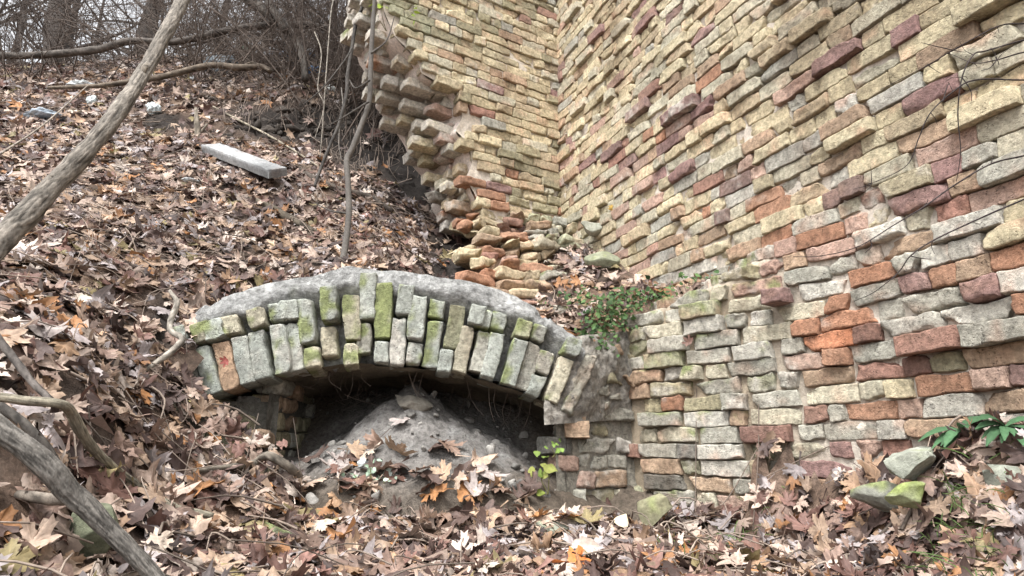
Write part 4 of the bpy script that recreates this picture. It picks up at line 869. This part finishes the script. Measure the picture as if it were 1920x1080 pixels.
# thrown-away rubbish
def bag(name, lab, cat, px, py, rpx, seed, col, asp=(1, .8, .45), lift=.06):
    c = hit(px, py)+np.array([0, 0, lift]); rr = np.random.default_rng(seed); rad = np.array(asp)*rpx*1.25/F*c[1]; th = np.linspace(.001, np.pi-.001, 26); ph = np.linspace(0, 2*np.pi, 40, endpoint=False); T_, P_ = np.meshgrid(th, ph, indexing='ij')
    V = np.stack([np.sin(T_)*np.cos(P_), np.sin(T_)*np.sin(P_), np.cos(T_)], -1).reshape(-1, 3); d = .45*fbm(V+seed, 1.6, 2, seed)+.35*np.abs(noise(V+seed, 4, seed+1))+.12*noise(V, 9, seed+2); V = V*(1+d)[:, None]*rad+c
    return tag(MB().add(V, [grid_faces(26, 40, True)[:, ::-1]], np.array(col)*(1+.2*fbm(V, 20, 2, 3))[:, None]).build(name, M_PLASTIC, None, base=c), lab, cat, 'rubbish thrown on the bank')
bag('plastic_bag', 'crumpled white plastic left of the leaning trunk, nearest the branches', 'bag', 153,174,18,860,(.50,.53,.53))
bag('plastic_sheet', 'flat pale blue plastic scrap in the leaves at far left', 'plastic', 80,228,26,861,(.48,.55,.62),(1,.6,.22))
bag('plastic_cup', 'small white cup shaped scrap just left of the leaning trunk', 'cup', 171,202,10,862,(.55,.60,.60),(.7,.7,.9))
bag('plastic_bag', 'small white crumpled plastic right of the leaning trunk', 'bag', 287,216,11,863,(.55,.60,.60),(.9,.8,.9))
bag('plastic_bag', 'dark grey plastic bag under the crooked brown branch', 'bag', 418,140,26,864,(.09,.11,.125),(1,.8,.8))
bag('plastic_bag', 'dark blue plastic bag at the foot of the forked limb', 'bag', 545,120,30,865,(.10,.13,.19),(1.2,.8,.5))
bag('plastic_sheet', 'bright blue crumpled plastic near the broken wall', 'plastic', 590,145,16,866,(.12,.25,.48),(1.1,.8,.45))
bag('paper_scrap', 'pale paper scrap in the middle of the bank below the slab', 'paper', 355,352,14,867,(.52,.54,.55),(1,.7,.25),.05)
bag('plastic_bottle', 'green plastic bottle scrap near the bowed branch', 'bottle', 461,100,10,868,(.04,.22,.13),(1.2,.7,.7))
bag('plastic_bag', 'white plastic scrap hanging in the roots by the broken wall', 'bag', 620,182,11,869,(.58,.60,.58),(.7,.7,1.1))
c = hit(362,155)+np.array([0, 0, .05]); d = unit(np.array([.55, -.6, -.45])); mb = MB(); tube(mb, [c-d*.14, c-d*.1, c-d*.07, c+d*.12, c+d*.14], [.014,.015,.034,.036,.03], (.42,.45,.46), 14, 870, rough=.02); tag(mb.build('plastic_bottle', M_PLASTIC, None, base=c), 'clear plastic bottle lying neck up under the crooked brown branch', 'bottle', 'rubbish thrown on the bank')
# ------------------------------------------------------------------ plants
def ovate(fold, r_, w=.36):
    ol = np.array([(0,1.),(.16*w/.36,.78),(w*.85,.55),(w,.32),(w*.7,.1),(0,-.02),(-w*.7,.1),(-w,.32),(-w*.85,.55),(-.16*w/.36,.78)]); n = len(ol); V = np.concatenate([[[0, .35]], ol]); z = -fold*np.abs(V[:, 0])+.15*V[:, 1]**2*r_.normal()
    return np.column_stack([V[:, 0], V[:, 1], z]), np.zeros((0, 4), int), np.array([[0, 1+i, 1+(i+1) % n] for i in range(n)]), np.concatenate([[1], [.6, 0, 0, 0, 0, .6, 0, 0, 0, 0]])
pr = np.random.default_rng(44); OV = [ovate(pr.uniform(-.2, .5), pr) for _ in range(8)]; LAN = [ovate(.35, pr, .20) for _ in range(5)]
def leafcloud(P, nr, size, cols, templ, seed):
    mb = MB(); r2 = np.random.default_rng(seed); n = len(P); leaves_mesh(mb, P, nr, size, np.asarray(cols)[r2.integers(len(cols), size=n)]*r2.uniform(.7, 1.3, (n, 1)), templ, r2); return mb
GRN = [(.075,.15,.045),(.06,.12,.05),(.10,.17,.05),(.05,.10,.04)]; YGR = [(.22,.27,.06),(.17,.24,.06),(.28,.30,.09)]
ic = at(1130, 590, 3.40); n_ivy = 340; iv = thing('ivy_bush', 'small leaved green ivy bush spilling over the arch end of the ledge', 'plant', ic+np.array([0, .05, -.12]))
r2 = np.random.default_rng(45); n = n_ivy; u = unit(r2.normal(size=(n, 3)))*(r2.random((n, 1))**.4); P = ic+u*np.array([.19, .10, .12])+np.array([.03, 0, .0])+np.array([0, 0, .06])*(u[:, :1] > .2)
P[:, 2] -= .10*np.clip(-u[:, 0], 0, 1)
for (qx, qy, qd, m_, sx) in [(1195,562,3.45,170,.13),(1085,560,3.6,70,.07),(1265,548,3.4,90,.12),(1325,520,3.35,50,.07),(1120,640,3.32,70,.05),(1150,610,3.34,60,.05)]:
    P = np.concatenate([P, at(qx, qy, qd)+r2.normal(size=(m_, 3))*np.array([sx, .05, .028])])
n = len(P); leafcloud(P, unit(np.array([0, -.8, .6])+r2.normal(size=(n, 3))*.45), r2.uniform(.014, .036, n), [(.055,.105,.04),(.045,.085,.035),(.07,.12,.04),(.09,.15,.055),(.16,.10,.06)], OV, 46).build('foliage', M_PLANT, iv)
mb = MB()
for i in range(26):
    q = ic+r2.normal(size=3)*np.array([.09, .04, .05]); tube(mb, [ic+np.array([r2.normal()*.04, .06, -.06]), (ic+q)/2+np.array([0, .0, .03]), q], [.003, .0015], (.12, .09, .06), 4, i, rough=0)
mb.build('stem', M_TWIG, iv)
def youngplant(lab, px, py, y, n, sz, spread, seed, cols, name='young_plant'):
    c = at(px, py, y); base = c+np.array([0, .03, -spread*1.6]); t = thing(name, lab, 'plant', base); r2 = np.random.default_rng(seed); mb = MB(); Q = []
    for i in range(max(2, n//4)):
        tip = c+r2.normal(size=3)*np.array([spread, spread*.5, spread*.7]); tube(mb, [base, (base+tip)/2+r2.normal(size=3)*.01, tip], [.003, .0015], (.13, .12, .05), 5, i, rough=0)
        for j in range(4): Q.append(tip+r2.normal(size=3)*sz*.55)
    mb.build('stem', M_TWIG, t); Q = np.array(Q); leafcloud(Q, unit(np.array([0, -.8, .55])+r2.normal(size=(len(Q), 3))*.45), r2.uniform(.7, 1.2, len(Q))*sz, cols, OV, seed+1).build('foliage', M_PLANT, t)
youngplant('yellow green young plant at the right jamb of the arch', 1028, 888, 2.98, 14, .055, .055, 47, YGR)
youngplant('small sprig of green leaves above the yellow green young plant', 1036, 838, 3.12, 6, .032, .03, 48, [(.16,.24,.06)])
youngplant('tiny pale green seedlings at the foot of the soil mound', 705, 905, 2.76, 22, .026, .06, 49, [(.28,.38,.28),(.22,.32,.22),(.33,.42,.33)], 'seedlings')
youngplant('bright yellow green leaves sprouting on top of the broken wall', 725, 12, 4.15, 26, .05, .12, 50, [(.30,.40,.05),(.22,.33,.04)], 'leafy_sprig')
def fern(lab, px, py, y, seed, nl, L):
    c = at(px, py, y); base = np.array([c[0], c[1]+.03, terr([c[:2]])[0]]); t = thing('green_plant', lab, 'plant', base, 'palmate green plants at the right wall foot'); r2 = np.random.default_rng(seed); mb = MB(); tube(mb, [base, (base+c)/2+np.array([.01, 0, .01]), c], [.004, .003], (.10, .15, .05), 6, seed, rough=0); mb.build('stem', M_TWIG, t)
    mb = MB()
    for i in range(nl):
        an_ = -2.2+4.4*i/(nl-1)+r2.normal()*.25; d = unit(np.array([math.sin(an_), -.5+r2.normal()*.5, math.cos(an_)*.35-.1+r2.normal()*.25])); s_ = unit(np.cross(d, [0, -.5, 1.])); k = np.linspace(0, 1, 9); ll = L*r2.uniform(.75, 1.1)*(1-.25*abs(an_)/1.9)
        w = np.sin(np.pi*np.clip(k*.93+.04, 0, 1))**.8*.15*ll; w[1::2] *= .86; cl = c+d*(k*ll)[:, None]+np.array([0, 0, -1])*(k**2*ll*.45)[:, None]; nr = np.cross(s_, d); V = np.concatenate([cl-s_*w[:, None]+nr*(w*.35)[:, None], cl, cl+s_*w[:, None]+nr*(w*.35)[:, None]])
        q = np.arange(8); fs = np.concatenate([np.stack([q, q+1, q+10, q+9], -1), np.stack([q+9, q+10, q+19, q+18], -1)]); cc = np.array((.055, .115, .055))*r2.uniform(.8, 1.3)*np.ones((27, 3)); cc[9:18] *= 1.35; mb.add(V, [fs], cc)
    mb.build('foliage', M_PLANT, t)
fern('left of two dark green palmate plants by the large pale green stone', 1800, 806, 2.14, 71, 13, .125)
fern('right of two dark green palmate plants, cut by the right edge', 1885, 800, 2.0, 72, 15, .13)
mb = MB(); r2 = np.random.default_rng(73)
for (px, py, y, n, h) in [(1385,955,2.75,60,.08),(1780,1000,1.98,70,.10),(1850,1030,1.85,60,.10),(1300,1010,2.4,25,.06),(1905,985,1.9,40,.09)]:
    for i in range(n):
        b0 = at(px+r2.normal()*34, py+10, y+r2.normal()*.05); b0[2] = terr([b0[:2]])[0]+.02; d = unit(np.array([r2.normal()*.6, r2.normal()*.5-.1, .8])); hh = h*r2.uniform(.6, 1.4); s_ = unit(np.cross(d, [r2.normal(), -1, 0]))*.0016; k = [0, .35, .7, 1.]
        cl = np.array([b0+d*hh*q+np.array([d[0], d[1], -.8])*hh*.5*q*q for q in k]); V = np.concatenate([cl[:3]-s_, cl[:3]+s_, cl[3:]]); mb.add(V, [np.array([[0, 1, 4, 3], [1, 2, 5, 4]]), np.array([[2, 6, 5]])], np.array((.09, .14, .045))*r2.uniform(.6, 1.5))
kind(mb.build('grass', M_PLANT), 'stuff', 'thin green grass blades growing through the leaves at right')
# leaves lying on the ledge, the arch and the rubble
# ------------------------------------------------------------------ single leaves one can pick out
SING = [(90,615,.095,5,'big orange tan maple leaf on the bank at the left edge'),(258,738,.075,3,'upright orange leaf left of the arch end'),(120,650,.07,2,'tan leaf just below the big orange tan leaf'),(1085,1050,.085,11,'bright orange maple leaf at the bottom centre'),(1160,985,.05,12,'pale cream oval leaf on the litter right of centre'),
        (1270,975,.055,13,'pale green and orange leaf standing right of centre'),(725,435,.075,3,'orange maple leaf in front of the dark hollow by the wall'),(410,380,.075,3,'bright orange leaf on the middle of the bank below the slab'),(422,678,.04,14,'small dark red leaf stuck on the arch ring'),(600,985,.085,9,'large pale leaf in front of the hooked branch'),
        (300,1020,.085,9,'large pale leaf lying over the lower end of the thick log'),(365,985,.09,0,'broad pinkish leaf right of the thick log'),(60,1015,.09,0,'broad pale brown leaf at the lower left corner'),(440,905,.085,5,'broad greyish leaf left of the hooked branch'),(1850,975,.05,9,'cream coloured leaf with dark folds by the right edge'),
        (1705,1035,.04,15,'small bright green oval leaf at the lower right'),(1420,1035,.09,6,'red brown leaf in the lower right foreground'),(870,905,.075,2,'curled tan leaf standing at the right foot of the mound'),(985,960,.09,1,'big tan leaf in front of the mound, right of centre'),(690,870,.045,6,'small rust leaf on the foot of the mound'),
        (1145,390,.05,16,'single yellow leaf stuck on the wall near the corner'),(1290,640,.05,6,'reddish withered leaf hanging on the ledge'),(1620,980,.10,2,'large curled tan leaf on the right litter'),(545,975,.06,4,'dark curled leaf at the mossy green stone'),(200,880,.075,7,'olive yellow leaf beside the elbowed branch'),(150,560,.07,9,'pale folded leaf on the left bank'),(285,515,.09,1,'broad tan leaf at the dark soil above the curled root'),(375,540,.08,8,'pinkish leaf right of the broad tan leaf')]
EXC = {11: (.50,.17,.05), 12: (.62,.52,.36), 13: (.42,.40,.22), 14: (.20,.045,.035), 15: (.28,.36,.10), 16: (.50,.33,.08)}
sr = np.random.default_rng(99)
for k, (px, py, sz, ci, lab) in enumerate(SING):
    if k == 8: p = at(px, py, 2.88); nr = np.array([[.1, -1., .2]])
    elif k == 20:
        t_ = (C0+RN*.03); r0 = at(px, py, 1.); p = r0*((t_@RN)/(r0@RN)); nr = np.array([RN])
    elif k == 21: p = at(px, py, 3.12); nr = np.array([[-.2, -1., .2]])
    elif k == 19: p = at(px, py, 2.92); nr = np.array([[0, -.7, .6]])
    else:
        p = hit(px, py, lift=.045); nr = unit(terr_n(p[None, :2])*.5+np.array([0, -.75, .35])+sr.normal(size=(1, 3))*.2)
    mb = MB(); tm = T_NEAR if ci not in (12, 15) else OV; leaves_mesh(mb, np.array([p]), unit(nr), np.array([sz*(1.6 if ci in (12, 15) else 1)]), np.array([EXC.get(ci, LEAFC[min(ci, 9)])]), [tm[k % len(tm)]], sr)
    tag(mb.build('fallen_leaf', M_LEAF, None, base=p), lab, 'leaf', 'single leaves lying out from the litter')
